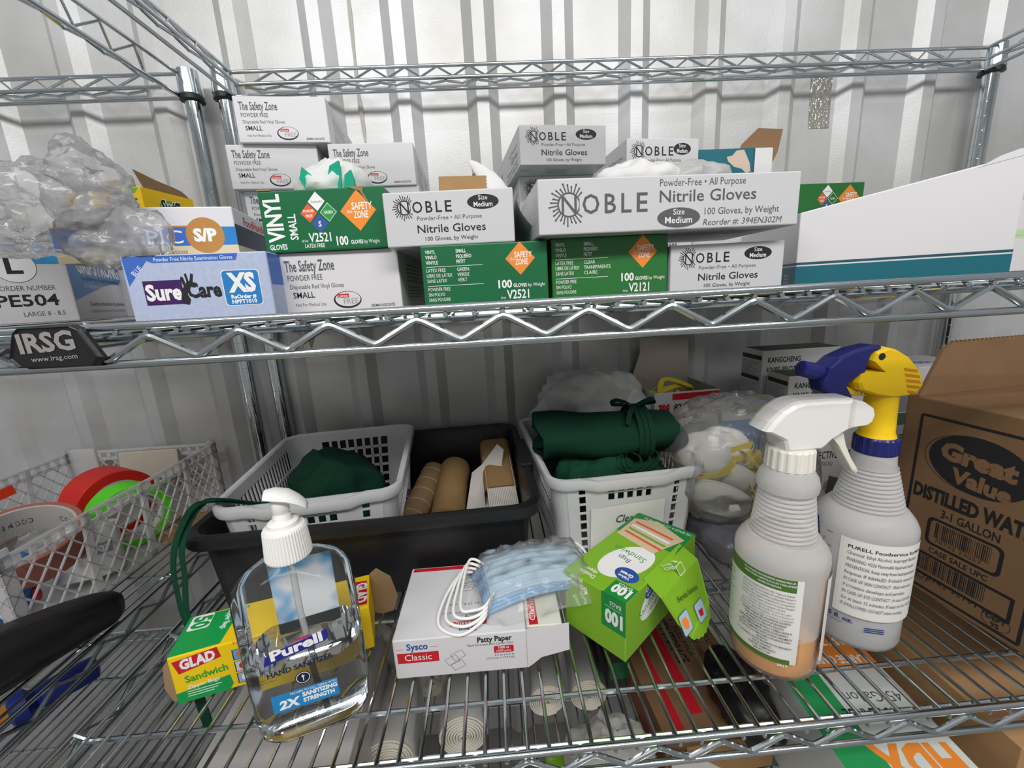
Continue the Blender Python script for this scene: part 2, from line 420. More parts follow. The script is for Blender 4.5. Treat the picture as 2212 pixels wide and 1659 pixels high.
def unit(x0, x1, label, posts, first_wire, tops):
    U = thing('wire_shelving_unit', label, 'shelving', ((x0 + x1) / 2, (YF + YR) / 2, -1.15))
    bk = Matrix.Translation(-Vector(U.location))
    def part(mb, name, parent):
        mb.v = [tuple(bk @ Vector(p)) for p in mb.v]; return mb.build(name, parent)
    cl = (.408, -.004, -.396, -.712)
    for x in (x0, x1):
        for y in (YF, YR):
            p = post('post', x, y, U, collars=cl); p.location = bk.translation
    mb = MB(); top_frame(mb, x0 + .016, x1 - .016); part(mb, 'top_frame', U)
    wires = MB()
    xs = []; k = math.ceil((x0 + .022 - .0085) / .0195)
    while .0085 + k * .0195 < x1 - .02: xs.append(.0085 + k * .0195); k += 1
    def wire(x, dz): return tube([(x, YF - .0026, -.0118 + dz), (x, YF + .006, -.0118 + dz), (x, YR, -.0118 + dz)], .0018, 8)
    for nm, dz in (('wire_shelf', 0.0), ('wire_shelf', -.3918), ('wire_shelf', -.708)):
        mb = MB(); frame(mb, x0 + .014, x1 - .014, dz); s = part(mb, nm, U)
        if dz == -.3918:
            first = None
            for x in xs:
                if first is None:
                    w = MB(); w.add(wire(0, 0), CHROME, True); first = w.build('wire', s); o = first
                else: o = first.copy(); COL.objects.link(o)
                o.location = (x + bk.translation.x, bk.translation.y, dz + bk.translation.z)
        else:
            for x in xs: wires.add(wire(x, dz), CHROME, True)
    w = part(wires, 'wire', U); w['kind'] = 'stuff'
    return U, part
UNIT, upart = unit(-.447, .997, 'chrome wire shelving unit holding the glove boxes and the spray bottles', None, None, None)
unit(-1.95, -.505, 'neighbouring chrome wire shelving unit at the far left, holding the lattice crate', None, None, None)
# badge clipped on the front of the glove shelf
BX, BY = -.3022, YF - .0045
mb = MB(); o0 = [(-.306, -.0303), (-.2585, -.0318), (-.2525, -.0262), (-.2615, -.0072), (-.266, -.0046), (-.2995, -.0043), (-.3035, -.0075), (-.3105, -.0245)]
def off(poly, k):
    cx = sum(p[0] for p in poly) / len(poly); cz = sum(p[1] for p in poly) / len(poly)
    return [(cx + (u - cx) * k, cz + (v - cz) * k) for u, v in poly]
rings = [[(u, BY + .0015, v) for u, v in o0], [(u, BY - .0015, v) for u, v in o0], [(u, BY - .003, v) for u, v in off(o0, .95)], [(u, BY - .0034, v) for u, v in off(o0, .92)], [(u, BY - .0024, v) for u, v in off(o0, .89)]]
mb.add(loft([r[::-1] for r in rings]), BLACKPL)
P = Print(mb, lambda u, v, e: Vector((-.3065 + u, BY - .0024 - e * 4, -.0305 + v)))
SILV = mat('brushed_silver_letters', '#b9b5b4', rough=.35, metal=.6)
P.text('IRSG', .0052, .0098, .0115, SILV, w=.0345, bold=.035, rot=.03); P.text('www.irsg.com', .0105, .0038, .0030, SILV, w=.0288, bold=.012, rot=.03)
upart(mb, 'badge', UNIT)
# ================================================================= glove boxes on the upper shelf
ZS = -.0092            # top of the shelf wires
def carton(name, label, cat, x, y, z, yaw, w, d, h, m, group=None, r=.0012, prints=None, rot=None):
    """one printed carton: a single mesh whose origin is its front left bottom corner"""
    mb = MB(); mb.add(rbox(0, 0, 0, w, d, h, r, 2), m)
    # end tuck seams
    if prints: prints(mb, (w, d, h))
    o = mb.build(name, None, (x, y, z), rad(yaw), rot=rot)
    return tag(o, label, cat, group)

def p_safety_white(mb, D):
    p = pr(mb, F_front, D)
    p.text('The Safety Zone', .055, .70, .17, INKG, w=.41, bold=.022)
    p.text('POWDER FREE', .065, .55, .088, INKG, w=.29, bold=.008)
    p.text('Disposable Red Vinyl Gloves', .075, .415, .070, INKG, w=.45, bold=.008)
    p.text('SMALL', .09, .265, .095, INK, w=.18, bold=.012)
    p.text('Not For Medical Use', .10, .125, .055, INKG, w=.255)
    w, d, h = D
    p.ell(.54, .20, .0135, .0082, INK); p.ell(.543, .212, .0122, .0070, WHITEBOX)
    p.rect(.455, .235, .555, .30, RED); p.text('Latex', .462, .245, .045, WHITE, w=.085); p.text('FREE', .505, .13, .09, INKL, w=.125, bold=.01)
    p.text('SEIDMAN ASSOCIATES', .735, .06, .045, INK, w=.2, bold=.01)
    q = pr(mb, F_right, D)
    for i in range(5): q.rect(.15, .75 - i * .07, .55 - .05 * (i % 2), .775 - i * .07, INKL)
    for i in range(5): q.rect(.60, .75 - i * .07, .9 - .06 * (i % 3), .775 - i * .07, INKL)
    for i in range(4): q.rect(.15, .36 - i * .06, .5, .38 - i * .06, INKL)
def noble_logo(p, u, v, s, m, paper):
    """capital N in a rayed ring, then OBLE; s = cap height in metres"""
    U = u * p.w; V = v * p.h; R = s * .66; f = lambda a, b: (a / p.w, b / p.h)
    cx, cy = U + s * .42, V + s * .5
    rnd = random.Random(3)
    for k in range(22):
        a = rad(38 + k * 13.2)
        if abs(math.degrees(a) - 360) < 28: continue
        L = R * (1.42 + .14 * (k % 3)); a2 = a + .05
        e0 = (cx + R * .98 * cos(a), cy + R * .98 * sin(a)); e1 = (cx + L * cos(a2), cy + L * sin(a2))
        p.line(*f(*e0), *f(*e1), s * .075, m); p.lv -= 1
        p.ell(*f(*e1), s * .055, s * .055, m, 8); p.lv -= 1
    p.lv += 2
    p.ring(*f(cx, cy), R, R, s * .09, m, 40)
    p.text('N', *f(U, V), s / p.h, m, w=s * .86 / p.w, bold=.005)
    # break in the ring where the O starts
    q = U + s * 1.18
    p.poly([f(q - s * .16, V + s * .05), f(q + s * .9, V + s * -.05), f(q + s * .9, V + s * 1.1), f(q - s * .16, V + s * .95)], paper)
    x = q
    for c, wd in (('O', .98), ('B', .66), ('L', .60), ('E', .64)):
        p.text(c, *f(x, V), s / p.h, m, w=s * wd / p.w, bold=.012); x += s * (wd + .30)
def p_noble(mb, D, ink=None):
    ink = ink or INK; w, d, h = D; p = pr(mb, F_front, D)
    noble_logo(p, .125, .615, h * .20, ink, GREYBOX)
    p.ell(.765, .765, w * .122, h * .135, INK); p.text('Size', .765, .80, .08, WHITE, al='c'); p.text('Medium', .765, .675, .09, WHITE, al='c', w=.145, bold=.01)
    p.text('Powder-Free \u2022 All Purpose', .25, .475, .075, INKG, w=.50)
    p.text('Nitrile Gloves', .245, .245, .145, INK, w=.53, bold=.008)
    p.text('100 Gloves, by Weight', .30, .095, .075, INK, w=.41)
    q = pr(mb, F_left, D)
    q.text('All Purpose', .62, .60, .10, INKG, w=.3); q.text('Gloves', .68, .36, .17, INK, w=.24); q.text('100 Gloves, by Weight', .5, .2, .08, INKG, w=.42); q.text('Reorder #: 394EN302M', .5, .08, .07, INKG, w=.42)
    noble_logo(q, .08, .42, h * .18, INKG, GREYBOX)
    b = pr(mb, F_bot, D)
    b.text('NOBLE', .04, .86, .05, INKL, w=.1)
    for i in range(6): b.rect(.36, .90 - i * .018, .60, .907 - i * .018, INKL)
    b.rect(.33, .78, .335, .95, INKL); b.rect(.62, .78, .625, .95, INKL)
def p_noble_long(mb, D):
    w, d, h = D; p = pr(mb, F_front, D)
    noble_logo(p, .085, .36, h * .34, INKG, GREYBOX)
    p.text('Powder-Free \u2022 All Purpose', .45, .80, .13, INKG, w=.33)
    p.text('Nitrile Gloves', .45, .515, .21, INKG, w=.375, bold=.008)
    p.ell(.525, .225, w * .083, h * .185, INKG); p.text('Size', .525, .28, .105, WHITE, al='c'); p.text('Medium', .525, .125, .115, WHITE, al='c', w=.105, bold=.01)
    p.text('100 Gloves, by Weight', .625, .26, .125, INKG, w=.295); p.text('Reorder #: 394EN302M', .62, .06, .115, INKG, w=.31, shear=.2)
    b = pr(mb, F_bot, D)
    for i, t in enumerate(('[LOT]', 'Allergy Warning', 'Powder-Free Nitrile Gloves')): b.text(t, .70, .93 - i * .05, .028, INKG, w=(.06, .16, .28)[i], al='c')
    for i in range(8): b.rect(.58, .80 - i * .03, .9, .806 - i * .03, INKL)
    b.rect(.55, .70, .553, .97, INKL); b.rect(.92, .70, .923, .97, INKL)
def diamond(p, u, v, r, m, edge=None):
    U, V = u * p.w, v * p.h
    if edge: p.poly([(U, V - r), (U + r * .93, V), (U, V + r), (U - r * .93, V)], edge, False); r *= .93
    p.poly([(U, V - r), (U + r * .93, V), (U, V + r), (U - r * .93, V)], m, False)
def p_green_vinyl(color, words=True):
    def f(mb, D):
        w, d, h = D; p = pr(mb, F_front, D)
        if words: p.text('VINYL', .165, .17, .125 * w / h, WHITE, w=.78 * h / w, rot=pi / 2, bold=.03)
        if words: p.text('SMALL', .275, .20, .062 * w / h, WHITE, w=.42 * h / w, rot=pi / 2, bold=.015)
        if words: p.text('GLOVES', .035, .05, .085, WHITE, w=.14, bold=.02)
        r = h * .155
        diamond(p, .46, .80, r, WHITE); diamond(p, .388, .62, r, REDOR); diamond(p, .545, .62, r, GRN3 if color == 'GREEN' else GREEN2, WHITE); diamond(p, .465, .44, r, BLUEP)
        p.text('STANDARD', .46, .775, .035, INKG, w=.09, al='c'); p.text('POWDER', .388, .63, .045, WHITE, w=.088, al='c', bold=.015); p.text('FREE', .388, .55, .045, WHITE, w=.055, al='c', bold=.015)
        p.text(color, .545, .595, .045, WHITE, w=.07, al='c', bold=.015); p.text('S', .465, .395, .085, WHITE, al='c', bold=.02)
        diamond(p, .785, .62, h * .33, ORANGE)
        p.text('the', .69, .585, .06, WHITE, w=.045); p.text('SAFETY', .735, .64, .11, WHITE, w=.165, bold=.02); p.text('ZONE', .745, .50, .11, WHITE, w=.115, bold=.02)
        p.text('SKU#', .30, .15, .04, WHITE, w=.05); p.text('V2521' if color == 'GREEN' else 'V2121', .36, .15, .14, WHITE, w=.18, bold=.02); p.text('LATEX FREE', .32, .055, .065, WHITE, w=.16, bold=.012)
        p.text('100', .58, .075, .14, WHITE, w=.095, bold=.03); p.text('GLOVES', .695, .085, .06, WHITE, w=.1, bold=.03); p.text('by Weight', .805, .085, .06, WHITE, w=.125)
        q = pr(mb, F_left, D); q.text('SMALL', .97, .1, .06, WHITE, w=.3, rot=pi / 2)
    return f
def p_green_list(color, sku):
    def f(mb, D):
        w, d, h = D; p = pr(mb, F_front, D); p.h = h
        for i, (a, b) in enumerate((('VINYL', 'SMALL'), ('VINILO', 'PEQUE\u00d1O'), ('VINYLE', 'PETIT'))):
            p.text(a, .035, .87 - i * .085, .055, WHITE, w=.08 + .008 * i, bold=.015); p.text(b, .275, .87 - i * .085, .055, WHITE, w=(.08, .12, .07)[i], bold=.015)
        c2 = {'GREEN': ('GREEN', 'VERDE', 'VERT'), 'CLEAR': ('CLEAR', 'TRANSPARENTE', 'CLAIRE')}[color]
        for i, a in enumerate(('LATEX FREE', 'LIBRE DE L\u00c1TEX', 'SANS LATEX')):
            p.text(a, .035, .575 - i * .085, .055, WHITE, w=(.15, .2, .155)[i]); p.text(c2[i], .275, .575 - i * .085, .055, WHITE, w=.019 * len(c2[i]))
        p.rect(.035, .655, .48, .662, WHITE); p.rect(.035, .345, .48, .352, WHITE)
        for i, a in enumerate(('POWDER FREE', 'SIN POLVO', 'SANS POUDRE')): p.text(a, .035, .265 - i * .085, .055, WHITE, w=(.175, .13, .17)[i])
        diamond(p, .78, .73, h * .27, ORANGE)
        p.text('the', .70, .70, .05, WHITE, w=.035); p.text('SAFETY', .735, .745, .09, WHITE, w=.14, bold=.02); p.text('ZONE', .74, .63, .09, WHITE, w=.1, bold=.02)
        p.text('100', .595, .26, .125, WHITE, w=.11, bold=.03); p.text('GLOVES', .715, .265, .055, WHITE, w=.11, bold=.03); p.text('by Weight', .835, .265, .055, WHITE, w=.14)
        p.text(sku, .66, .075, .14, WHITE, w=.18, bold=.02); p.text('SKU#', .61, .075, .035, WHITE, w=.04)
    return f

# --- resting on the shelf, left to right
DB = mat('bright_blue_print', '#2e7fc4', rough=.4); LB = mat('pale_blue_print', '#b7c3e0', rough=.45, var=.12, vscale=250); MB_ = mat('mid_blue_print', '#3f6cc0', rough=.4); NAVY = mat('navy_print', '#1d2340', rough=.4)
PURP = mat('purple_print', '#43215f', rough=.4); TAN = mat('tan_print', '#b98548', rough=.4); CREAM = mat('cream_print', '#d8c9a6', rough=.45)
SKYB = mat('sky_blue_scale_print', '#3ea3dc', rough=.4, var=.2, vscale=160)
def p_grip(mb, D):
    w, d, h = D; p = pr(mb, F_front, D)
    p.rect(.01, .74, .99, .99, SKYB); p.ell(.66, .71, .0165, .0165, INK); p.ell(.66, .71, .0160, .0160, WHITE); p.text('L', .60, .63, .2, INK, w=.11, bold=.03)
    p.rect(.01, .74, .45, .78, DB)
    p.text('REORDER NUMBER', .47, .415, .06, INKG, w=.42); p.text('GSPE504', .27, .22, .14, INK, w=.62, bold=.02); p.text('LARGE 8 - 8.5', .63, .09, .055, INKG, w=.28)
    q = pr(mb, F_right, D)
    q.poly([(.01, .99), (.99, .99), (.99, .62), (.55, .5), (.01, .27)], DB)
    for i in range(14): q.rect(.01, .56 + i * .03, .985, .568 + i * .03, SKYB)
    q.text('GRIPSTRONG', .14, .66, .22, WHITE, w=.80, bold=.04); q.text('Foodservice Grade Polyethylene', .18, .56, .06, NAVY, w=.72, bold=.02); q.text('by sempermed', .2, .45, .07, WHITE, w=.32)
    q.text('Guantes industriales de polietileno', .22, .2, .06, INKG, w=.70); q.text('USENSE SOLO UNA VEZ / NO SON ESTERILES', .22, .1, .04, INKL, w=.68)
carton('glove_box', 'white and blue glove box with a large L in an oval, under the plastic bag', 'glove box', -.5644, .4428, -.004, 27.3, .115, .2, .0835, WHITEBOX, 'glove boxes on the upper shelf', prints=p_grip)
def p_sure(mb, D):
    w, d, h = D; p = pr(mb, F_front, D)
    p.poly([(.01, .99), (.20, .99), (.02, .56)], MB_); p.text('BLUE', .075, .70, .075, WHITE, w=.08, rot=.72)
    p.poly([(.17, .985), (.80, .985), (.78, .885), (.21, .885), (.17, .92)], MB_); p.text('Powder Free Nitrile Examination Gloves', .22, .905, .055, WHITE, w=.54)
    p.rect(.11, .27, .375, .63, PURP); p.text('Sure', .118, .345, .22, WHITE, w=.245, bold=.04)
    p.text('Care', .40, .36, .21, INK, w=.24, bold=.04)
    # the hand making an OK sign
    pts = [(.36, .27), (.35, .35), (.365, .47), (.385, .53), (.37, .64), (.378, .68), (.392, .66), (.402, .56), (.41, .60), (.402, .71), (.418, .72), (.425, .6), (.432, .61), (.448, .72), (.465, .70), (.448, .56), (.47, .53), (.46, .50), (.43, .52), (.405, .47), (.402, .40), (.415, .33), (.40, .25)]
    p.poly(pts, INK)
    p.rrectp(.655, .20, .925, .74, .003, WHITE); p.rrectp(.66, .21, .92, .73, .003, DB)
    p.text('XS', .69, .42, .26, WHITE, w=.20, bold=.05); p.text('ReOrder #', .70, .31, .055, WHITE, w=.18, bold=.04); p.text('NPFT1010', .70, .235, .055, WHITE, w=.18, bold=.04)
    q = pr(mb, F_right, D); q.rect(.01, .5, .99, .98, MB_)
carton('glove_box', 'pale blue mottled glove box with XS in a blue square', 'glove box', -.3095, .3797, ZS, 5.6, .1155, .235, .0572, LB, 'glove boxes on the upper shelf', prints=p_sure)
G1 = 'glove boxes on the upper shelf'
carton('glove_box', 'white vinyl glove box at shelf level under the green box marked VINYL', 'glove box', -.2004, .4206, ZS, -1.3, .115, .205, .0576, WHITEBOX, G1, prints=p_safety_white)
carton('glove_box', 'dark green glove box listing VERDE, scuffed, under the small silver-white box', 'glove box', -.0596, .3919, ZS, .8, .1155, .235, .0546, GREEN, G1, prints=p_green_list('GREEN', 'V2521'))
carton('glove_box', 'mid green glove box listing TRANSPARENTE, under the widest silver-white box', 'glove box', .0607, .4030, ZS, 1.6, .1140, .235, .0565, GREEN2, G1, prints=p_green_list('CLEAR', 'V2121'))
carton('glove_box', 'silver-white glove box at shelf level between the green box and the big white box', 'glove box', .1765, .4040, ZS, 1.5, .115, .235, .0450, GREYBOX, G1, prints=p_noble)
def p_teal(mb, D):
    w, d, h = D; p = pr(mb, F_front, D)
    p.rect(.0, .285, 1, .32, TEALDK); p.rect(.0, .0, 1, .265, TEAL)
    q = pr(mb, F_left, D); q.rect(0, .285, 1, .32, TEALDK); q.rect(0, 0, 1, .265, TEAL)
    for i in range(3): q.text('BOX', .86, .03 + i * .05, .03, WHITE, w=.06)
big = carton('glove_carton', 'large plain white box with a teal bottom band near the right end of the shelf', 'box', .3440, .4597, ZS, -17.5, .190, .235, .0770, WHITEBOX, prints=p_teal)
for v in big.data.vertices:
    if v.co.z > .06: v.co.z += .037 * v.co.x / .19
# raised torn lid edge on that box
mb = MB(); mb.add(prism([(.150, .1045), (.188, .1120), (.1895, .1165), (.180, .1175), (.166, .113), (.158, .1085)], lambda u, v, e: Vector((u, -.0004 + e, v)), .0009), WHITEBOX); mb.build('lid_flap', big)

# --- second tier
G2 = 'glove boxes stacked on other boxes'
def p_foodh(mb, D):
    w, d, h = D; p = pr(mb, F_front, D)
    p.rect(0, .0, 1, .27, CREAM); p.rect(0, .27, .74, .62, MB_); p.rect(.74, .27, 1, .62, DB); p.rect(0, .62, .80, .65, TAN)
    p.text('EPIC', .42, .32, .24, WHITE, w=.27); p.ell(.82, .46, .0165, .0165, TAN); p.text('S/P', .752, .36, .22, WHITE, w=.135, bold=.05); p.text('Guantes Sint\u00e9ticos', .42, .12, .09, INKG, w=.28); p.text('FoodHandler', .05, .70, .12, RED, w=.30, bold=.02)
    q = pr(mb, F_right, D); q.rect(0, .26, 1, .68, NAVY); q.rect(0, 0, 1, .26, CREAM); q.text('FoodHandler', .22, .72, .16, RED, w=.62, bold=.03)
carton('glove_box', 'white, blue and cream glove box with a bronze S/P disc', 'glove box', -.3922, .4147, .0484, 10.5, .150, .115, .0485, WHITEBOX, G2, prints=p_foodh)
c2 = carton('glove_box', 'dark green box marked VINYL upright at its left edge, torn orange diamond', 'glove box', -.2060, .4165, .0486, -2.0, .115, .205, .0540, GREEN, G2, prints=p_green_vinyl('GREEN'))
mb = MB(); mb.add(prism([(.082, 0), (.094, -.004), (.0985, -.0125), (.101, -.014), (.0965, -.005), (.097, 0)], lambda u, v, e: Vector((u, -.0006 + e * .3, .0541 + v)), .0012), KRAFT_IN); mb.add(rbox(.0, .0, .0542, .012, .05, .0555, .0003), KRAFT_IN); mb.build('torn_edge', c2)
c3 = carton('glove_box', 'small silver-white glove box with a raised brown flap on its top', 'glove box', -.0886, .3950, .0456, -.6, .1155, .235, .0462, GREYBOX, G2, prints=p_noble)
mb = MB()
saw = [(.044, .0), (.092, .0)] + [(.092 + (.0012 if k % 2 else 0), .002 + k * .0016) for k in range(14)] + [(.0925, .0245), (.045, .0255)]
mb.add(prism(saw, lambda u, v, e: Vector((u, .052 + v * .15 + e, .0465 + v)), .0008), KRAFT); mb.build('flap', c3); mb = MB()
mb.add(prism([(.055, .0), (.088, .0), (.090, .036), (.080, .037), (.073, .027), (.068, .031), (.058, .034), (.056, .026)], lambda u, v, e: Vector((u, .085 + v * .1 + e, .0465 + v)), .0008), KRAFT_IN)
mb.build('torn_flap', c3)
mb = MB(); mb.add(gridg(lambda u, v: Vector((.1165 + .026 * v * v * (1 - u) + .002, .01 + .11 * u + .02 * v, .004 + .040 * (1 - v * .9))), 8, 8), GREYBOX); mb.build('side_flap', c3)
c4 = carton('glove_box', 'widest silver-white glove box lying long side out, overhanging the mid green box', 'glove box', .0472, .3790, .0476, 2.6, .2425, .115, .0460, GREYBOX, G2, prints=p_noble_long)

# --- crumpled gloves standing out of the open boxes
GLV = film('white_glove_film', '#ffffff', clear=.05, rough=.4, gloss=.15, transl=.4)
GLVG = mat('turquoise_glove', '#12a586', rough=.45)
def glove_tuft(name, label, x, y, z, rx, ry, rz_, seed, m, folds=None):
    mb = MB(); g = crumple(ball((0, 0, rz_ * .75), rx, ry, rz_, 44, 26), rz_ * .42, 32, seed, oct=4); vs = [Vector((v.x, v.y, max(v.z, 0.0005))) for v in g[0]]
    mb.add((vs, g[1]), m, True); o = mb.build(name, None, (x, y, z)); tag(o, label, 'glove', 'gloves pulled out of their boxes'); return o
gt = glove_tuft('glove', 'white and turquoise glove bunched on top of the green box marked VINYL', -.152, .462, .1023, .033, .024, .0185, 4.2, GLV)
mb = MB()
for (px, pz, s, rt) in ((-.014, .012, .013, .4), (.011, .018, .012, -.35), (.024, .012, .009, -.2)):
    mb.add(prism([(-s * .5, -s * .9), (s * .7, -s * .8), (s * .5, s * .2), (s * .1, s * 1.1), (-s * .5, s * .5)], lambda u, v, e: Vector((px + u * cos(rt) - v * sin(rt), -.0235 + e - .1 * v, pz + u * sin(rt) + v * cos(rt))), .004), GLVG)
mb.build('inner_glove', gt, label='turquoise inner glove showing through the folds')
glove_tuft('glove', 'white glove bulging from the widest box, left of the two', .156, .437, .0937, .038, .022, .0135, 1.5, GLV)
glove_tuft('glove', 'pale glove bulging from the widest box, right of the two', .216, .440, .0937, .032, .018, .0125, 8.1, film('translucent_glove_film', '#e6e8e6', clear=.3, rough=.3, transl=.5))
# thin white glove standing beside the brown flap
mb = MB(); path = [(.0, 0, 0), (-.004, .004, .02), (-.012, .008, .036), (-.024, .012, .049)]
def gl(u, v):
    P = smooth_path(path, 4); i = min(int(v * (len(P) - 1)), len(P) - 1); c = P[i]; wd = .019 * (1 - v) ** .6 + .002; a = 2 * pi * u
    return c + Vector((wd * .8 * cos(a) * (1 + .25 * sin(3 * a + 4 * v)), wd * .5 * sin(a), 0))
mb.add(gridg(gl, 26, 18, True), GLV, True); o = mb.build('glove', None, (.014, .470, .0912)); tag(o, 'thin white glove standing up behind the brown flap', 'glove', 'gloves pulled out of their boxes')

# --- rear stacks
G3 = 'white vinyl glove boxes stacked at the rear left'
pos = ['lowest', 'second from the bottom', 'third from the bottom', 'fourth from the bottom', 'topmost']
for i, (x, y, yaw) in enumerate([(-.335, .640, 5), (-.334, .638, 4), (-.331, .634, 5), (-.3381, .6223, 7.1), (-.3162, .6185, 5.9)]):
    carton('glove_box', 'white vinyl glove box in the tall stack beside the post, ' + pos[i], 'glove box', x, y, ZS + i * .0556, yaw, .115, .200, .0555, WHITEBOX, G3, prints=p_safety_white)
for i, (x, y, yaw) in enumerate([(-.206, .632, 2), (-.207, .631, 1.2), (-.2045, .634, 2), (-.2071, .6301, 2.2)]):
    carton('glove_box', 'white vinyl glove box in the shorter rear stack, ' + (pos[i] if i < 3 else 'topmost'), 'glove box', x, y, ZS + i * .0552, yaw, .115, .205, .0551, WHITEBOX, G3, prints=p_safety_white)
G4 = 'silver-white glove boxes stacked at the rear middle'
z = ZS
for i, (x, y, yaw, h) in enumerate([(.052, .642, 2, .0565), (.0515, .642, 3, .0555), (.0518, .6230, 3.4, .0552), (.0506, .5715, 6.5, .0470)]):
    carton('glove_box', 'silver-white glove box in the rear middle stack, ' + (pos[i] if i < 3 else 'topmost and pulled forward'), 'glove box', x, y, z, yaw, .115, .205, h, GREYBOX, G4, prints=p_noble); z += h + .0001
z = ZS
for i, h in enumerate((.053, .053, .0527, .0600)):
    carton('glove_box', 'silver-white glove box in the rear right stack, ' + (pos[i] if i < 3 else 'topmost'), 'glove box', .2100 if i < 3 else .2138, .655 if i < 3 else .6497, z, 5 if i < 3 else 6.6, .115, .18, h, GREYBOX, G4, prints=p_noble); z += h + .0001
# tall white carton with a teal picture panel and a raised brown flap
SKIN = mat('printed_hand', '#cdb9a8', rough=.5)
def p_tealtop(mb, D):
    w, d, h = D; p = pr(mb, F_front, D)
    p.rrectp(-.0 + .003, .66, .765, 1.0, .002, TEALDK); p.rrectp(.006, .0 + .675, .74, .998, .002, TEAL)
    p.poly([(.40, .945), (.47, .952), (.52, .985), (.62, .99), (.70, .90), (.72, .84), (.66, .83), (.60, .86), (.50, .875), (.42, .915)], SKIN)
g_ = carton('glove_carton', 'tall white carton with a teal picture of a hand, brown flap raised behind', 'box', .3370, .69, ZS, 1, .1265, .15, .2115, WHITEBOX, prints=p_tealtop)
mb = MB(); mb.add(prism([(.080, .0), (.082, .008), (.113, .034), (.154, .031), (.142, -.004), (.132, -.02), (.127, -.02)], lambda u, v, e: Vector((u, .012 + e + v * .25, .2125 + v)), .0012), KRAFT_DK); mb.build('flap', g_)
carton('glove_carton', 'plain white carton half hidden under the rear green box', 'box', .4850, .668, ZS, 2, .118, .175, .0895, WHITEBOX)
carton('glove_box', 'green vinyl glove box with CLEAR in its diamond, behind the large white box', 'glove box', .4868, .6647, ZS + .0897, 2.5, .115, .175, .0600, GREEN2, G2, prints=p_green_vinyl('CLEAR', False))
def p_dax(top):
    def f(mb, D):
        p = pr(mb, F_front, D)
        for i, t in enumerate(('Daxwell gloves are', 'designed for added', 'comfort, strength') if top else ('new generation of', 'vinyl expert higher', 'elastic flexibility')): p.text(t, .02, .62 - i * .22, .12, INKG, w=.38, shear=.2)
        p.rect(0, .0 if top else .93, 1, .16 if top else 1.0, mat('pale_green_print', '#b9d7a5', rough=.5))
    return f
carton('glove_box', 'white box with pale green band at the right frame edge, lower of two', 'glove box', .6560, .585, ZS, -8, .2, .12, .0495, WHITEBOX, 'white boxes with pale green bands', prints=p_dax(False))
carton('glove_box', 'white box with pale green band at the right frame edge, upper of two', 'glove box', .6560, .585, ZS + .0497, -8, .2, .12, .0470, WHITEBOX, 'white boxes with pale green bands', prints=p_dax(True))
# small brown board edge standing behind the large white box
mb = MB(); mb.add(rbox(0, 0, 0, .05, .10, .118, .001), KRAFT_DK); mb.add(prism([(.004, 0), (.046, 0), (.03, .014)], lambda u, v, e: Vector((u, .002 + e, .1178 + v)), .001), KRAFT_IN)
tag(mb.build('small_carton', None, (.633, .71, ZS)), 'small brown carton whose flap tip shows over the large white box', 'box')

# --- yellow cleaner box at the rear left, on a plain carton
YEL = mat('yellow_carton', '#f0c51c', rough=.4, spec=.5); PRP = mat('violet_print', '#3f3480', rough=.4); LIME = mat('lime_print', '#69ad3a', rough=.4)
def p_swif(mb, D):
    w, d, h = D; p = pr(mb, F_front, D)
    p.poly([(.78, .97), (.98, .97), (.92, .86), (.80, .85)], LIME); p.text('Swiffer', .52, .62, .2, PRP, w=.42, bold=.03); p.ell(.82, .42, .016, .010, ORANGE)
    q = pr(mb, F_right, D); q.ell(.56, .62, .024, .012, LIME, rot=-.1); q.text('Swiffer', .30, .52, .28, WHITE, w=.52, bold=.1, shear=.15); q.text('Swiffer', .30, .52, .28, INK, w=.52, bold=.04, shear=.15)
carton('carton', 'plain white carton under the yellow cleaner box at the rear left', 'box', -.600, .672, -.0040, -9, .121, .10, .1165, WHITEBOX)
sw = carton('cleaner_box', 'yellow cleaner box with its brown lid flap raised, rear left', 'box', -.5985, .6700, .1128, -9, .12, .088, .0620, YEL, prints=p_swif)
mb = MB()
mb.add(prism([(0, 0), (.075, 0), (.070, .006), (.066, .009), (.055, .012), (.03, .016), (-.002, .024)], lambda u, v, e: Vector((.119 - v * .35 + e, .006 + u, .0615 + v)), .001), KRAFT_DK)
mb.add(prism([(0, 0), (.11, 0), (.105, .012), (.012, .012)], lambda u, v, e: Vector((u + .004, .001 + v * .3 - e, .0615 + v)), .001), KRAFT_IN); mb.build('lid_flap', sw)

# --- clear glove bag slumped over the left boxes
BAG = film('clear_milky_film', '#fbfbfd', clear=.66, rough=.2, gloss=.26, transl=.6, bump=1.0, bscale=38)
mb = MB()
g = crumple(ball((-.405, .405, .0930), .080, .040, .0300, 110, 70, .8), .011, 15, 5.0, oct=3); g = crumple(g, .0035, 62, 3.3, oct=2); mb.add(g, BAG, True)
g = crumple(ball((-.334, .400, .102), .022, .022, .036, 80, 60, .9), .009, 24, 2.0, oct=3); g = crumple(g, .0035, 62, 3.3, oct=2); mb.add(g, BAG, True)
g = crumple(ball((-.316, .388, .066), .044, .008, .023, 90, 50, .9), .005, 18, 9.0, oct=2); g = crumple(g, .0035, 62, 3.3, oct=2); mb.add(g, BAG, True)
tag(mb.build('plastic_bag'), 'crumpled clear plastic bag slumped over the boxes at the far left', 'bag')
# ================================================================= things on the lower shelf
ZL = -.4010
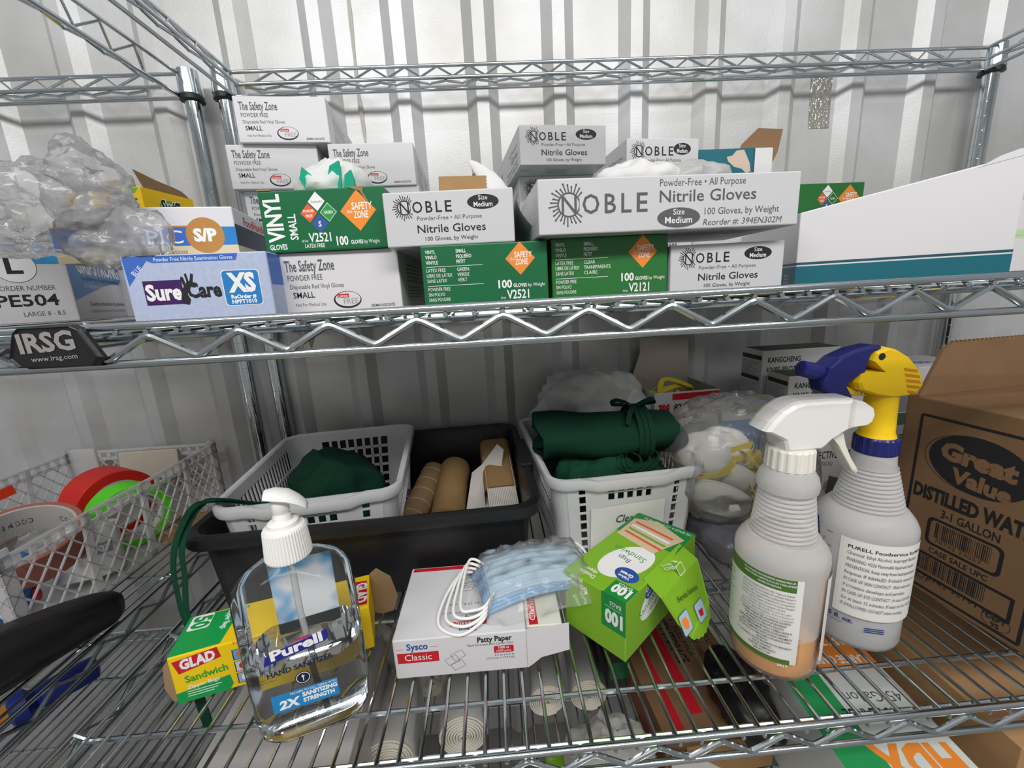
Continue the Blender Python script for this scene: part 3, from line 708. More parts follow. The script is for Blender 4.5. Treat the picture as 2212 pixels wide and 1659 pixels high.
# ---- black tote
def tote():
    T = thing('tote', 'black plastic tote at the back left holding a white basket and paper towels', 'tote', (-.411, .4725, ZL), rad(2.5))
    w, d, h = .467, .372, .126; mb = MB()
    def rr(k, z, q=0): return rrect(w - 2 * k, d - 2 * k, max(.004, .035 - k * .5), z, 7, w / 2, d / 2)
    rings = [rr(.030, .0), rr(.024, .002), rr(.016, h - .020), rr(.0145, h - .019), rr(.001, h - .018), rr(-.001, h - .012), rr(.001, h - .003), rr(.006, h), rr(.013, h - .002), rr(.0175, h - .010), rr(.027, .006), rr(.034, .003)]
    mb.add(loft(rings), BLACKPL, True)
    mb.build('tub', T)
    mb = MB()
    for s in (w - .006, .006): mb.add(rbox(s - .011, d * .36, h - .030, s + .011, d * .68, h + .0035, .003, 2), BLACKPL)
    mb.add(rbox(w + .001, d * .40, h - .05, w + .007, d * .62, h - .02, .002), BLACKPL)
    for i, s in enumerate((w - .006, .006)):
        m2 = MB(); m2.add(rbox(s - .010, d * .36, h - .028, s + .010, d * .68, h + .0030, .003, 2), BLACKPL); m2.build('handle', T)
tote()
# ---- white slotted baskets
def basket(name, label, loc, rz, w=.240, d=.302, h=.138, paper=False):
    T = thing(name, label, 'basket', loc, rz); tp = .013
    def q(k, z, kk=0): return rrect(w - 2 * k, d - 2 * k, .026, z, 6, w / 2, d / 2)
    mb = MB()
    mb.add(loft([q(tp + .002, .0), q(tp + .002, .004)]), WHITEPL)
    mb.build('base', T)
    ins = lambda z: tp * (1 - z / h) + .003
    # wall panels: solid corners, slotted middles
    def wall(side, nu, nv, u0, u1, v0, v1, bw, solid=None):
        mb = MB(); th = .0022
        L = w if side in 'fb' else d
        def P(u, v, e):
            z = v * h; k = ins(z) + e
            x = k + u * (L - 2 * k)
            if side == 'f': return Vector((x, k, z))
            if side == 'b': return Vector((x, d - k, z))
            if side == 'l': return Vector((k, x, z))
            return Vector((w - k, x, z))
        def slab(a0, b0, a1, b1):
            pts = [(a0, b0), (a1, b0), (a1, b1), (a0, b1)]; mb.add(prism(pts, lambda u, v, e: P(u, v, e), th), WHITEPL)
        slab(.08, .0, u0, 1); slab(u1, .0, .92, 1); slab(u0, .0, u1, v0); slab(u0, v1, u1, 1)
        du = (u1 - u0) / nu; dv = (v1 - v0) / nv
        for i in range(1, nu): slab(u0 + i * du - bw / L / 2, v0, u0 + i * du + bw / L / 2, v1)
        for j in range(1, nv): slab(u0, v0 + j * dv - bw / h / 2, u1, v0 + j * dv + bw / h / 2)
        mb.build('wall_panel', T)
    wall('b', 8, 6, .24, .80, .06, .88, .0048); wall('l', 20, 3, .10, .90, .08, .88, .0034); wall('r', 20, 3, .10, .90, .08, .88, .0034)
    # front: narrow slotted columns either side and a row under the rim
    mb = MB(); th = .0022
    def Pf(u, v, e): z = v * h; k = ins(z) + e; return Vector((k + u * (w - 2 * k), k, z))
    def slab(a0, b0, a1, b1): mb.add(prism([(a0, b0), (a1, b0), (a1, b1), (a0, b1)], Pf, th), WHITEPL)
    for a0, a1 in ((.155, .20), (.80, .845)):
        for j in range(8): slab(a0, .06 + j * .105, a1, .06 + j * .105 + .022)
    slab(.08, 0, .155, 1); slab(.845, 0, .92, 1); slab(.155, 0, .845, .06); slab(.155, .90, .845, 1); slab(.2, .06, .34, .90); slab(.66, .06, .8, .90); slab(.34, .06, .66, .72)
    for i in range(6): slab(.34 + i * .064 - (.01 if i else 0), .72, .34 + i * .064 + (.012 if i < 5 else 0), .90)
    slab(.34, .80, .66, .815)
    mb.build('wall_panel', T)
    # rounded corners
    for cx, cy, a0 in ((0, 0, pi), (w, 0, 1.5 * pi), (w, d, 0), (0, d, .5 * pi)):
        rings = []; mb = MB()
        for z in (0, h):
            k = ins(z); r = .026; sx = 1 if cx == 0 else -1; sy = 1 if cy == 0 else -1
            o_ = [(cx + sx * (k + r) + r * cos(a0 + t * pi / 16), cy + sy * (k + r) + r * sin(a0 + t * pi / 16), z) for t in range(9)]
            i_ = [(cx + sx * (k + r) + (r - .0022) * cos(a0 + t * pi / 16), cy + sy * (k + r) + (r - .0022) * sin(a0 + t * pi / 16), z) for t in range(8, -1, -1)]
            rings.append(o_ + i_)
        mb.add(loft(rings), WHITEPL, False); mb.build('corner_post', T)
    # rolled rim with a raised front grip
    mb = MB(); n = 7
    base = rrect(w, d, .028, 0, n, w / 2, d / 2)
    sec = [(-.002, -.014), (-.0040, -.010), (-.0045, -.002), (-.0035, .0018), (.0005, .003), (.0035, .0015), (.0042, -.002), (.0022, -.002), (.0005, -.0005), (-.0025, -.003), (-.001, -.014)]
    dense = []
    for i in range(len(base)):
        a = Vector(base[i]); b = Vector(base[(i + 1) % len(base)]); m = max(1, int((b - a).length / .012))
        for k in range(m): dense.append(a.lerp(b, k / m))
    rings = [[] for _ in range(len(sec))]
    N = len(dense)
    for i, p in enumerate(dense):
        t = (dense[(i + 1) % N] - dense[i - 1]).normalized(); nn = Vector((t.y, -t.x, 0))
        front = max(0.0, 1 - abs(p.x - w / 2) / (w * .30)) if p.y < .01 else 0
        up = -.006 * min(1, front * 4) + (.009 * min(1, max(0, (front - .45) * 8)) if False else 0)
        for k, (a, b) in enumerate(sec): rings[k].append(p + nn * (-a) + Vector((0, 0, h + b + up)))
    rings.append(rings[0]); mb.add(loft(rings, False, False), WHITEPL, True); mb.build('rim', T)
    if paper:
        mb = MB(); PAP = mat('white_paper', '#f7f6f4', rough=.7)
        k = lambda z: ins(z) - .0012
        mb.add(gridg(lambda u, v: Vector((.058 + .112 * u, k(.003 + .085 * v) - .0022 - .0012 * sin(pi * u) * (1 - v), .003 + .090 * v + .004 * (v > .98) * (u - .5))), 10, 8), PAP)
        pg = Print(mb, lambda u, v, e: Vector((.072 + u, k(.003 + v) - .0042 - e, .003 + v))); MK = mat('green_marker_ink', '#17413a', rough=.5)
        pg.text('Clean', .022, .062, .012, MK, w=.033, shear=.25); pg.text('Aprons', .034, .038, .012, MK, w=.04, shear=.25)
        mb.build('paper_sign', T, label='white paper with handwriting taped on the front')
    return T
basket('basket', 'white slotted basket inside the black tote, holding a crumpled green apron', (-.374, .4935, ZL + .0135), rad(6.5), w=.236, d=.292)
basket('basket', 'white slotted basket right of the tote, with a handwritten paper on its front', (.0688, .5235, ZL + .0004), rad(4.4), w=.234, d=.305, h=.140, paper=True)
# ---- green aprons
APR = mat('dark_green_apron_cloth', '#15392c', rough=.85, spec=.15, bump=.15, bscale=500, sub=0)
APR2 = mat('green_apron_cloth', '#1b4a37', rough=.85, spec=.15, bump=.15, bscale=500)
def roll(name, label, c, L, R, rz, seed, m, turns=2.72):
    """a rolled apron: a spiral of cloth along x with soft folds, open at the ends"""
    mb = MB()
    def fn(u, v):
        a = 2 * pi * turns * v; r = R * (1 - .62 * (1 - v) ** .8); x = (u - .5) * L
        flat = .80; wob = .10 * sin(3 * a + 5 * u + seed) * (.5 + .5 * v)
        rr = r * (1 + wob * .6 + .30 * nz((x * 13, cos(a) * .9, sin(a) * .9), 1, seed))
        sag = 1 - .13 * ((u - .35) * 1.6) ** 2
        x2 = x + .012 * (1 - v) * (1 if u > .5 else 1) * sin(a * .7) * (1 - abs(2 * u - 1)) + (.010 * sin(2 * a + seed) if u in (0, 1) else 0)
        return Vector((x2, rr * cos(a) * 1.12 * sag, max(0.001, R * flat + rr * sin(a) * flat * sag)))
    g = gridg(fn, 46, 130); mb.add(g, m, True)
    g2 = gridg(lambda u, v: fn(u, v) * .985 + Vector((0, 0, .0008)), 46, 130); 
    o = mb.build(name, None, c, rz); tag(o, label, 'apron', 'dark green aprons'); return o
ap = roll('apron', 'rolled dark green apron on top of the front white basket, tied with its strap', (.172, .630, -.2700), .215, .052, rad(-2), 1.0, APR)
mb = MB()
for k, x in enumerate((.036, .044, .052)):
    pth = [Vector((x + .014 * sin(t * .5) + .006 * cos(t), .058 * cos(t), .040 + .0425 * sin(t))) for t in [2 * pi * i / 40 for i in range(41)]]
    mb.add(ribbon(pth, .007, .0014, (1, 0, 0)), APR, True)
for s in (-1, 1): mb.add(ribbon(smooth_path([(.045, -.01, .083), (.045 + .016 * s, -.016, .094), (.045 + .030 * s, -.012, .096), (.045 + .034 * s, -.004, .088), (.045 + .012 * s, 0, .085)], 6), .008, .0014, (0, 1, .4)), APR, True)
mb.add(ribbon(smooth_path([(.045, -.012, .085), (.034, -.03, .082), (.026, -.045, .066)], 6), .008, .0014, (1, .3, 0)), APR, True); mb.build('tie_strap', ap)
# lower crumpled apron in the same basket
mb = MB(); g = crumple(ball((0, 0, .0), .082, .100, .044, 90, 46, .75), .020, 15, 11); mb.add(g, APR2, True)
ap2 = mb.build('apron', None, (.176, .664, -.3010), rad(4.4)); tag(ap2, 'crumpled green apron under the rolled one in the front white basket', 'apron', 'dark green aprons')
mb = MB()
for k in range(3):
    R0 = .016 + .003 * k; c0 = Vector((.012, -.090 + .004 * k, .042))
    mb.add(ribbon([c0 + Vector((R0 * 1.2 * cos(t) + .012 * k, .006 * sin(t), R0 * sin(t) * .8)) for t in [2 * pi * i / 28 for i in range(29)]], .007, .0014, (0, 1, 0)), APR2, True)
mb.build('tie_strap', ap2)
# apron crumpled in the basket inside the tote, its strap hanging over the edge
mb = MB(); g = crumple(ball((0, 0, .0), .060, .064, .056, 90, 50, .8), .030, 11, 21, zmin=-.056, oct=2); mb.add(g, APR, True)
ap3 = mb.build('apron', None, (-.284, .665, -.315), rad(10)); tag(ap3, 'crumpled green apron in the tote basket, strap hanging over the left edge', 'apron', 'dark green aprons')
mb = MB()
bk = ap3.matrix_basis.inverted() if False else (Matrix.Translation((-.284, .665, -.315)) @ Matrix.Rotation(rad(10), 4, 'Z')).inverted()
s1 = smooth_path([(-.300, .62, -.315), (-.345, .56, -.275), (-.366, .51, -.2405), (-.3794, .496, -.2395), (-.387, .478, -.256), (-.3895, .463, -.280), (-.3915, .460, -.315), (-.392, .452, -.350), (-.386, .445, -.3745)], 8)
s2 = smooth_path([(-.310, .60, -.310), (-.350, .545, -.268), (-.372, .505, -.2405), (-.3836, .485, -.2385), (-.3971, .468, -.270), (-.4060, .464, -.307), (-.4054, .460, -.343), (-.396, .450, -.365), (-.389, .444, -.3755)], 8)
for s in (s1, s2): mb.add(ribbon([bk @ Vector(p) for p in s], .0115, .0016, (.75, -.65, 0)), APR2, True)
mb.add(ribbon([bk @ Vector(p) for p in smooth_path([(-.352, .391, -.4013), (-.352, .393, -.43), (-.352, .395, -.47)], 6)], .010, .0016, (1, 0, 0)), APR, True)
mb.build('tie_strap', ap3, label='flat green strap hanging down over the tote rim')
# ---- white plastic bag in the rear of the basket
mb = MB(); g = crumple(ball((0, 0, 0), .098, .058, .064, 84, 50, .75), .026, 12, 31); mb.add(g, film('white_bag_film', '#ffffff', clear=.10, rough=.3, gloss=.25, transl=.35), True)
tag(mb.build('plastic_bag', None, (.184, .772, -.232), rad(5)), 'crumpled white plastic bag behind the rolled green apron', 'bag')
# ---- towels in the tote
TOW = mat('brown_paper_roll', '#8c7355', rough=.85, spec=.1, var=.08, vscale=120); KR2 = mat('kraft_wrapper', '#93754f', rough=.75, spec=.2)
ZT = ZL + .0072
def capsule(L, R, m, rings=None):
    mb = MB(); prof = [(0, -L / 2), (R * .7, -L / 2), (R * .96, -L / 2 + .004), (R, -L / 2 + .010), (R, L / 2 - .010), (R * .96, L / 2 - .004), (R * .7, L / 2), (0, L / 2)]
    mb.add(lathe(prof, 32), m, True)
    if rings:
        for z in rings: mb.add(lathe([(R + .0002, z - .0012), (R + .0006, z), (R + .0002, z + .0012)], 32, cap0=False, cap1=False), mat('pale_band', '#a8957a', rough=.9))
    return mb
o = capsule(.140, .0225, TOW, (-.05, -.025, .0, .025, .050)).build('paper_roll', None, (-.140, .680, ZT + .050), rot=(rad(-72), 0, rad(-14))); tag(o, 'narrow brown paper roll with pale bands, leftmost in the black tote', 'paper roll')
o = capsule(.135, .028, KR2).build('paper_roll', None, (-.090, .682, ZT + .053), rot=(rad(-72), 0, rad(-4))); tag(o, 'wide plain kraft paper roll beside the banded one in the tote', 'paper roll')
mb = MB(); mb.add(prism([(.0, 0), (.010, .118), (-.002, .128), (-.028, .092), (-.045, .078), (-.052, 0)], lambda u, v, e: Vector((u, e - v * .25, v - .02)), .014), mat('grey_white_paper', '#c9c4bf', rough=.8))
tag(mb.build('paper_packet', None, (-.012, .640, ZT + .036), rad(-6), rot=(rad(-50), 0, rad(-10))), 'flat grey-white paper packet leaning between the two kraft wrapped rolls', 'paper packet')
T = thing('towel_pack', 'kraft wrapped pack of folded white towels at the right end of the tote', 'towels', (-.002, .650, ZT + .030), 0, rot=(rad(18), 0, rad(4)))
def tw(k, y): return [(p[0], y, p[1]) for p in [(q[0], q[1]) for q in rrect(.056 - k, .056 - k, .014, 0, 5, 0, .028)]]
mb = MB(); outer = [tw(0, -.002), tw(0, .125)]; inner = [tw(.003, .123), tw(.003, -.002)]
mb.add(loft(outer + inner, False, False), KR2, True); mb.add(loft([tw(0, .1245), tw(0.02, .128)]), KR2); mb.build('wrapper', T)
mb = MB(); r_ = random.Random(4)
for k in range(17):
    x = -.0235 + k * .0028; yy = -.062 + r_.uniform(-.004, .004); mb.add(boxg(x, yy, .003, x + .0024, .08, .0525), mat('folded_towel_paper', '#d8d3cd', rough=.9))
mb.build('towels', T)['kind'] = 'stuff'
mb = MB(); mb.add(lathe([(0, 0), (.016, 0), (.017, .004), (.017, .05), (.013, .055), (0, .056)], 24), mat('purple_can', '#45243f', rough=.4), True)
mb.add(lathe([(.0172, .012), (.0172, .020)], 24, cap0=False, cap1=False), LIME); mb.add(lathe([(.0172, .028), (.0172, .033)], 24, cap0=False, cap1=False), LIME)
tag(mb.build('small_tub', None, (-.172, .690, ZT), 0), 'small purple and lime container beside the banded paper roll in the tote', 'container')

# ---- long yellow bag box in front of the tote
GLG = mat('sandwich_green_print', '#119c4c', rough=.4); YEL2 = mat('lemon_carton', '#f4cf16', rough=.4, spec=.5); GTX = mat('grass_green_print', '#3f9c2e', rough=.4)
def p_glad(mb, D):
    w, d, h = D; p = pr(mb, F_front, D)
    p.poly([(.0, 0), (.24, 0), (.262, .12), (.255, .33), (.0, .22)], GLG)
    p.poly([(.035, .62), (.235, .76), (.225, .99), (.015, .90)], RED); p.text('GLAD', .045, .70, .19, WHITE, w=.165, bold=.05, rot=.09, shear=.12)
    p.text('Sandwich', .055, .40, .14, GTX, w=.20, bold=.03, rot=.07); p.text('Zipper Bags', .055, .26, .075, WHITE, w=.15, bold=.015, rot=.05)
    for i in range(3): p.rect(.05, .20 - i * .05, .21 - .02 * i, .215 - i * .05, WHITE)
    p.text('Fresh Food Tips/Consejos', .30, .93, .07, REDOR, w=.30)
    for i, c in enumerate(('#5aa4d8', '#c9d6e4', '#9fb4cf')):
        p.rect(.285, .60 - i * .26, .385, .83 - i * .26, NAVY); p.rect(.29, .61 - i * .26, .38, .82 - i * .26, mat('photo_print_%d' % i, c, rough=.4))
        p.ell(.335, .715 - i * .26, .006, .005, (REDOR, RED, WHITE)[i])
    for i in range(11): p.rect(.40, .80 - i * .065, .53 - .02 * (i % 3), .812 - i * .065, TAN)
    t = pr(mb, F_top, D)
    t.poly([(.0, .02), (.235, .05), (.275, .95), (.0, .98)], GLG); t.rrectp(.02, .58, .13, .97, .003, WHITE); t.text('50', .038, .93, .27, GLG, w=.100, rot=-pi / 2, bold=.05)
    t.text('Zipper Bags', .205, .93, .03 * w / d, WHITE, w=.50 * d / w, rot=-pi / 2, bold=.02); t.text('Sandwich', .27, .93, .042 * w / d, GTX, w=.55 * d / w, rot=-pi / 2, bold=.03)
    for i in range(6): t.rect(.03, .52 - i * .075, .15, .535 - i * .075, GTX)
    t.poly([(.90, .10), (.99, .08), (.985, .80), (.905, .84)], RED); t.text('GLAD', .925, .76, .060 * w / d, WHITE, w=.6 * d / w, rot=-pi / 2, bold=.05)
gl_ = carton('bag_box', 'long yellow and green sandwich bag box lying in front of the black tote', 'box', -.3514, .3674, ZL + .0004, 15.0, .196, .0600, .0565, YEL2, prints=p_glad)
mb = MB(); mb.add(prism([(.0, .0005), (.0, .058), (.012, .068), (.034, .060), (.042, .034), (.032, .010), (.012, .0006)], lambda u, v, e: Vector((.1965 + u * .75, .058 - u * .55 + e, v)), .0012), KRAFT_IN); mb.build('end_flap', gl_, label='torn brown board flap at the right end')
mb = MB(); mb.add(prism([(0, .004), (0, .05), (-.006, .046), (-.009, .02), (-.004, .002)], lambda u, v, e: Vector((u, .002 + e, v)), .05), KRAFT_IN); mb.build('end_flap', gl_, label='brown board flap bulging at the left end')

# ---- white patty paper box
BLU = mat('cobalt_print', '#2f55a4', rough=.45)
def p_sysco(mb, D):
    w, d, h = D; p = pr(mb, F_front, D)
    p.rect(.025, .40, .335, .665, RED); p.text('Classic', .08, .46, .16, WHITE, w=.20); p.text('Sysco', .10, .735, .16, BLU, w=.16, bold=.03); p.rect(.02, .76, .08, .77, RED); p.rect(.275, .78, .335, .79, RED)
    for (a, b) in ((.375, .30), (.42, .42), (.415, .17)):
        q = [(a, b + .10), (a + .085, b + .22), (a + .115, b + .06), (a + .03, b - .06)]
        for i in range(4): p.line(*q[i], *q[(i + 1) % 4], .0004, INKG)
    p.text('Patty Paper', .63, .79, .13, INK, w=.26, bold=.03); p.text('Papel Encerado para Carnes Fr\u00edas', .55, .70, .06, INKG, w=.345, shear=.2)
    p.rrectp(.75, .48, .90, .66, .0015, RED); p.text('1000 ct', .785, .585, .06, WHITE, w=.08, bold=.02); p.text('1000 pzas.', .768, .505, .055, WHITE, w=.115, shear=.2)
    p.text('5.5 in x 5.5 in', .752, .40, .05, INK, w=.148); p.text('(13.9 cm x 13.9 cm)', .69, .325, .05, INK, w=.21)
    t = pr(mb, F_top, D)
    t.rect(.02, .93, .98, .985, RED)
    t.rect(.42, .115, .70, .165, RED); t.text('Classic', .645, .158, .045, WHITE, w=.18, rot=pi); t.text('Sysco', .63, .085, .038, BLU, w=.14, rot=pi, bold=.03); t.text('Patty Paper', .72, .225, .045, INK, w=.25, rot=pi, bold=.03); t.text('Papel Encerado para Carnes Fr\u00edas', .68, .29, .025, INKG, w=.33, rot=pi); t.text('5.5 in (13.9 cm)', .72, .40, .03, INKG, w=.34, rot=pi)
    for (a, b) in ((.40, .56), (.50, .62), (.45, .68)):
        q = [(a, b), (a + .17, b + .015), (a + .2, b + .1), (a + .03, b + .085)]
        for i in range(4): t.line(*q[i], *q[(i + 1) % 4], .0005, INKG)
sy = carton('paper_box', 'white patty paper box with red print in front of the tote', 'box', -.1263, .3725, ZL + .0004, -.3, .1423, .118, .0487, WHITEBOX, prints=p_sysco)
mb = MB(); mb.add(prism([(.1424, .0), (.148, .003), (.158, .010), (.1895, .013), (.1895, .0475), (.1424, .0487)], lambda u, v, e: Vector((u, .0005 + e + (u - .1424) * .12, v)), .0007), WHITEBOX); mb.build('front_flap', sy)
mb = MB(); mb.add(rbox(.1428, .012, .004, .183, .098, .0420, .001), mat('pale_paper_stack', '#dfe0d2', rough=.7, var=.06))
pp = Print(mb, lambda u, v, e: Vector((.1428 + u, .012 + v, .0420 + e))); pp.poly([(.004, .002), (.014, .002), (.013, .06), (.004, .07)], RED); pp.text('Classic', .0115, .008, .006, WHITE, w=.035, rot=pi / 2)
mb.build('inner_tray', sy)
# ---- blue pleated masks with white loops, in a clear bag on the box
MASK = mat('pale_blue_mask', '#b3cde0', rough=.9, spec=.1); MASK2 = mat('blue_mask_inner', '#8ebce2', rough=.9, spec=.1); EAR = mat('white_elastic', '#f1f1ef', rough=.8)
ZM = ZL + .0495
for k in range(4):
    nm = ['topmost', 'second from the top', 'third from the top', 'lowest'][3 - k]
    M = thing('face_mask', 'pale blue pleated face mask in the clear bag, ' + nm, 'mask', (.012 + .003 * k, .426 + .002 * k, ZM + .002 + .0034 * k), rad(17 - 2 * k), 'blue face masks')
    def ms(u, v):
        pl = .0010 * (1 if (v * 6) % 1 < .5 else -1) if .2 < v < .8 else 0
        return Vector((-.045 + .122 * u, -.020 + .078 * v, .0012 + .010 * sin(pi * min(1, u * 1.1)) * .7 + .004 * sin(pi * v) + pl))
    mb = MB(); vs, fs = gridg(ms, 24, 30); n = len(vs); mb.add((vs + [v - Vector((0, 0, .0016)) for v in vs], fs + [tuple(i + n for i in f)[::-1] for f in fs]), MASK if k == 3 else MASK2, True)
    pm = Print(mb, lambda u, v, e: ms((u + .045) / .122, (v + .020) / .078) + Vector((0, 0, e + .0002)))
    for j in range(2):
        for i in range(40): pm.rect(.002 + i * .0018 - .044, -.0165 + j * .004, .0029 + i * .0018 - .044, -.0158 + j * .004, MASK2)
        for i in range(26): pm.rect(-.042 + j * .003, -.014 + i * .0028, -.0414 + j * .003, -.0126 + i * .0028, MASK2)
    mb.build('mask_body', M)
    for s in (0, 1):
        dx = -.050 - .006 * k + .012 * s; lp = smooth_path([(-.043, .050 - .004 * k, .006), (-.060, .046, .010), (-.085 + .003 * k, .020 - .006 * k, .004), (-.098 + .006 * k, -.012 - .004 * k, .0005), (-.080 + .004 * k, -.034 + .002 * k, -.0004), (-.055, -.030, .003), (-.042, -.017, .006)], 7)
        if s: lp = smooth_path([(.075, .05, .005), (.083, .04, .007), (.087, .02, .006), (.084, .0, .005), (.076, -.012, .005)], 7)
        mb = MB(); mb.add(tube([Vector(p) + Vector((0, 0, .0008)) for p in lp], .0017, 8), EAR, True); mb.build('ear_loop', M)
CLEAR = film('clear_bag_film', '#ffffff', clear=.80, rough=.07, gloss=.22, transl=.5, bump=.6, bscale=70)
mb = MB(); g = crumple(gridg(lambda u, v: Vector((-.052 + .142 * u, -.034 + .115 * v, .031 - .030 * abs(2 * v - 1) ** 4 - .024 * abs(2 * u - 1) ** 6)), 50, 40), .006, 38, 3.0); mb.add(g, CLEAR, True)
tag(mb.build('plastic_bag', None, (.020, .420, ZM + .002), rad(12)), 'clear plastic bag over the pale blue face masks', 'bag')

# ---- lime green sandwich bag box, turned corner on
LIMEB = mat('lime_carton', '#83b62c', rough=.32, spec=.5); GRD = mat('emerald_print', '#1f8a3c', rough=.4); SKY2 = mat('pale_sky_print', '#a9c8e0', rough=.4)
def p_gv(mb, D):
    w, d, h = D
    f = pr(mb, F_front, D)     # left face: upside-down lettering
    f.rect(.63, .42, 1.0, 1.0, GRD); f.text('100', .955, .735 - .0, .21, WHITE, w=.27, rot=pi, bold=.05); f.text('BAGS', .93, .90, .07, WHITE, w=.17, rot=pi); f.rect(.68, .79, .95, .795, WHITE)
    f.text('Double', .40, .88, .085, WHITE, w=.28, rot=pi, bold=.02); f.text('zipper', .33, .99, .075, WHITE, w=.23, rot=pi, bold=.02)
    q = pr(mb, F_right, D)     # right face
    q.ell(.33, .62, .028, .0165, WHITE, rot=.35); q.ell(.30, .83, .0115, .0085, BLU, rot=.5); q.text('Great', .255, .82, .075, WHITE, w=.095, rot=.5, bold=.04); q.text('Value', .27, .73, .06, WHITE, w=.085, rot=.5, bold=.03)
    q.text('Sandwich', .17, .48, .12, GTX, w=.30, rot=.35); q.text('Bags', .31, .45, .07, GTX, w=.11, rot=.35)
    t = pr(mb, F_top, D)
    t.rect(0, .66, 1, 1, GRD)
    t.rect(.66, .0, 1.0, .15, GRD); t.text('100', .96, .115, .075, WHITE, w=.26, rot=pi, bold=.05); t.text('BAGS', .93, .14, .03, WHITE, w=.2, rot=pi)
    t.ell(.56, .36, .024, .040, WHITE, rot=-.30); t.text('Sandwich', .76, .47, .06, GTX, w=.52, rot=pi - .1); t.text('Bags', .60, .39, .045, INKG, w=.2, rot=pi - .1)
    t.ell(.72, .235, .015, .012, BLU, rot=-.2); t.text('Great', .81, .255, .03, WHITE, w=.2, rot=pi, bold=.04); t.text('Value', .80, .215, .025, WHITE, w=.18, rot=pi, bold=.03)
    t.text('Double', .42, .085, .035, WHITE, w=.25, rot=pi, bold=.02); t.text('zipper', .40, .13, .03, WHITE, w=.21, rot=pi, bold=.02)
    BRD = mat('bread_print', '#d9c3a0', rough=.5)
    t.poly([(.06, .62), (.75, .56), (.95, .86), (.40, .97), (.05, .90)], BRD)
    for i, c in enumerate((REDOR, LIME, WHITE, REDOR)): t.poly([(.12, .68 + i * .055), (.80, .62 + i * .06), (.82, .645 + i * .06), (.12, .705 + i * .055)], c)
    t.text('100 BAGS 6 1/2 IN x 5 7/8 IN', .97, .97, .03, WHITE, w=.8, rot=pi)
gb = carton('bag_box', 'lime green sandwich bag box turned corner on, torn flap folded out', 'box', .0683, .4302, ZL + .0004, -49.7, .0836, .1709, .0750, LIMEB, prints=p_gv)
mb = MB()
fl = []
N = 26
edge = [(.060, -.004)] + [(.060 + .052 * (i / N) + .0009 * (i % 2), -.006 - .010 * sin(pi * i / N)) for i in range(1, N)]
out = [(.0, .0), (.030, -.004), (.055, .004), (.072, .018)] + [(.072 + .006 * sin(pi * i / 12) + .0012 * (i % 2), .018 + .052 * i / 12) for i in range(1, 12)] + [(.066, .074), (.030, .088), (.0, .090)]
def ff(u, v, e): 
    a = min(u / .020, 1.0)
    q = max(0, u - .016)
    return Vector((.0778 + min(u, .016) + q * .60 + e * .6, .045 + v, .0765 + e * .6 + .003 * sin(min(u, .016) / .016 * pi * .5) - .85 * q - 5 * q * q))
mb.add(prism(out, ff, .0006), LIMEB)
pf = Print(mb, lambda u, v, e: ff(u, v, e + .0007))
pf.text("Snap 'N", .008, .030, .005, WHITE, w=.022, rot=1.15); pf.text('Clicks', .014, .026, .005, WHITE, w=.018, rot=1.15); pf.rrectp(.018, .042, .029, .056, .002, WHITE); pf.rrectp(.0188, .0428, .0282, .0552, .002, LIMEB)
pf.text('Everyday Solutions', .044, .020, .0045, INK, w=.044, rot=1.45)
pf.rrectp(.052, .008, .068, .028, .0025, INKG); pf.rrectp(.0525, .0085, .0675, .0275, .0025, SKY2); pf.poly([(.056, .012), (.060, .011), (.064, .014), (.065, .020), (.061, .024), (.056, .021)], ORANGE, False)
pf.rrectp(.056, .042, .071, .062, .0025, INKG); pf.rrectp(.0565, .0425, .0705, .0615, .0025, SKY2); pf.poly([(.062, .047), (.067, .048), (.068, .055), (.063, .057)], RED, False)
mb.build('torn_flap', gb)
# ---- clear pump bottle of hand sanitiser
SHELL = film('clear_bottle_wall', '#f4f6f8', clear=.95, rough=.04, gloss=.16, transl=.5)
def clear_gel():
    m = mat('clear_gel', '#f2f7fa', rough=.02, trans=1.0, ior=1.16); return m
PUR = mat('ink_blue_print', '#252a86', rough=.4); CYAN = mat('cyan_print', '#2187c4', rough=.4); CYANL = mat('light_cyan_print', '#6fb7dd', rough=.4); PINK = mat('crimson_print', '#c8254e', rough=.4)
def cloud_label():
    m = bpy.data.materials.new('cloud_print'); m.use_nodes = True; nt = m.node_tree; b = nt.nodes['Principled BSDF']; b.inputs['Roughness'].default_value = .5
    tc = nt.nodes.new('ShaderNodeTexCoord'); n = nt.nodes.new('ShaderNodeTexNoise'); n.inputs['Scale'].default_value = 22; n.inputs['Detail'].default_value = 2
    cr = nt.nodes.new('ShaderNodeValToRGB'); cr.color_ramp.elements[0].color = lin('#e9eef2'); cr.color_ramp.elements[1].color = lin('#4ea6da'); cr.color_ramp.elements[0].position = .48; cr.color_ramp.elements[1].position = .62
    nt.links.new(tc.outputs['Object'], n.inputs['Vector']); nt.links.new(n.outputs['Fac'], cr.inputs[0]); nt.links.new(cr.outputs[0], b.inputs['Base Color']); return m
T = thing('pump_bottle', 'clear pump bottle of hand sanitizer with a white pump, standing nearest the camera', 'bottle', (-.1985, .3465, ZL + .0003), rad(16)); T.scale = (.965, .965, .965)
def pb(k): 
    S = [(.0, .084, .046, .020), (.004, .094, .055, .022), (.012, .102, .062, .023), (.03, .1045, .0645, .024), (.09, .1050, .065, .025), (.150, .1050, .065, .026), (.162, .101, .062, .027), (.172, .086, .055, .026), (.1785, .062, .046, .0225), (.183, .040, .038, .0188), (.186, .0345, .0345, .0172), (.190, .0345, .0345, .0172)]
    return [rrect(w - 2 * k, d - 2 * k, max(.004, r - k), z, 8) for z, w, d, r in S]
mb = MB(); mb.add(loft(pb(0), True, False), SHELL, True); body = mb.build('bottle', T)
mb = MB(); rg = []
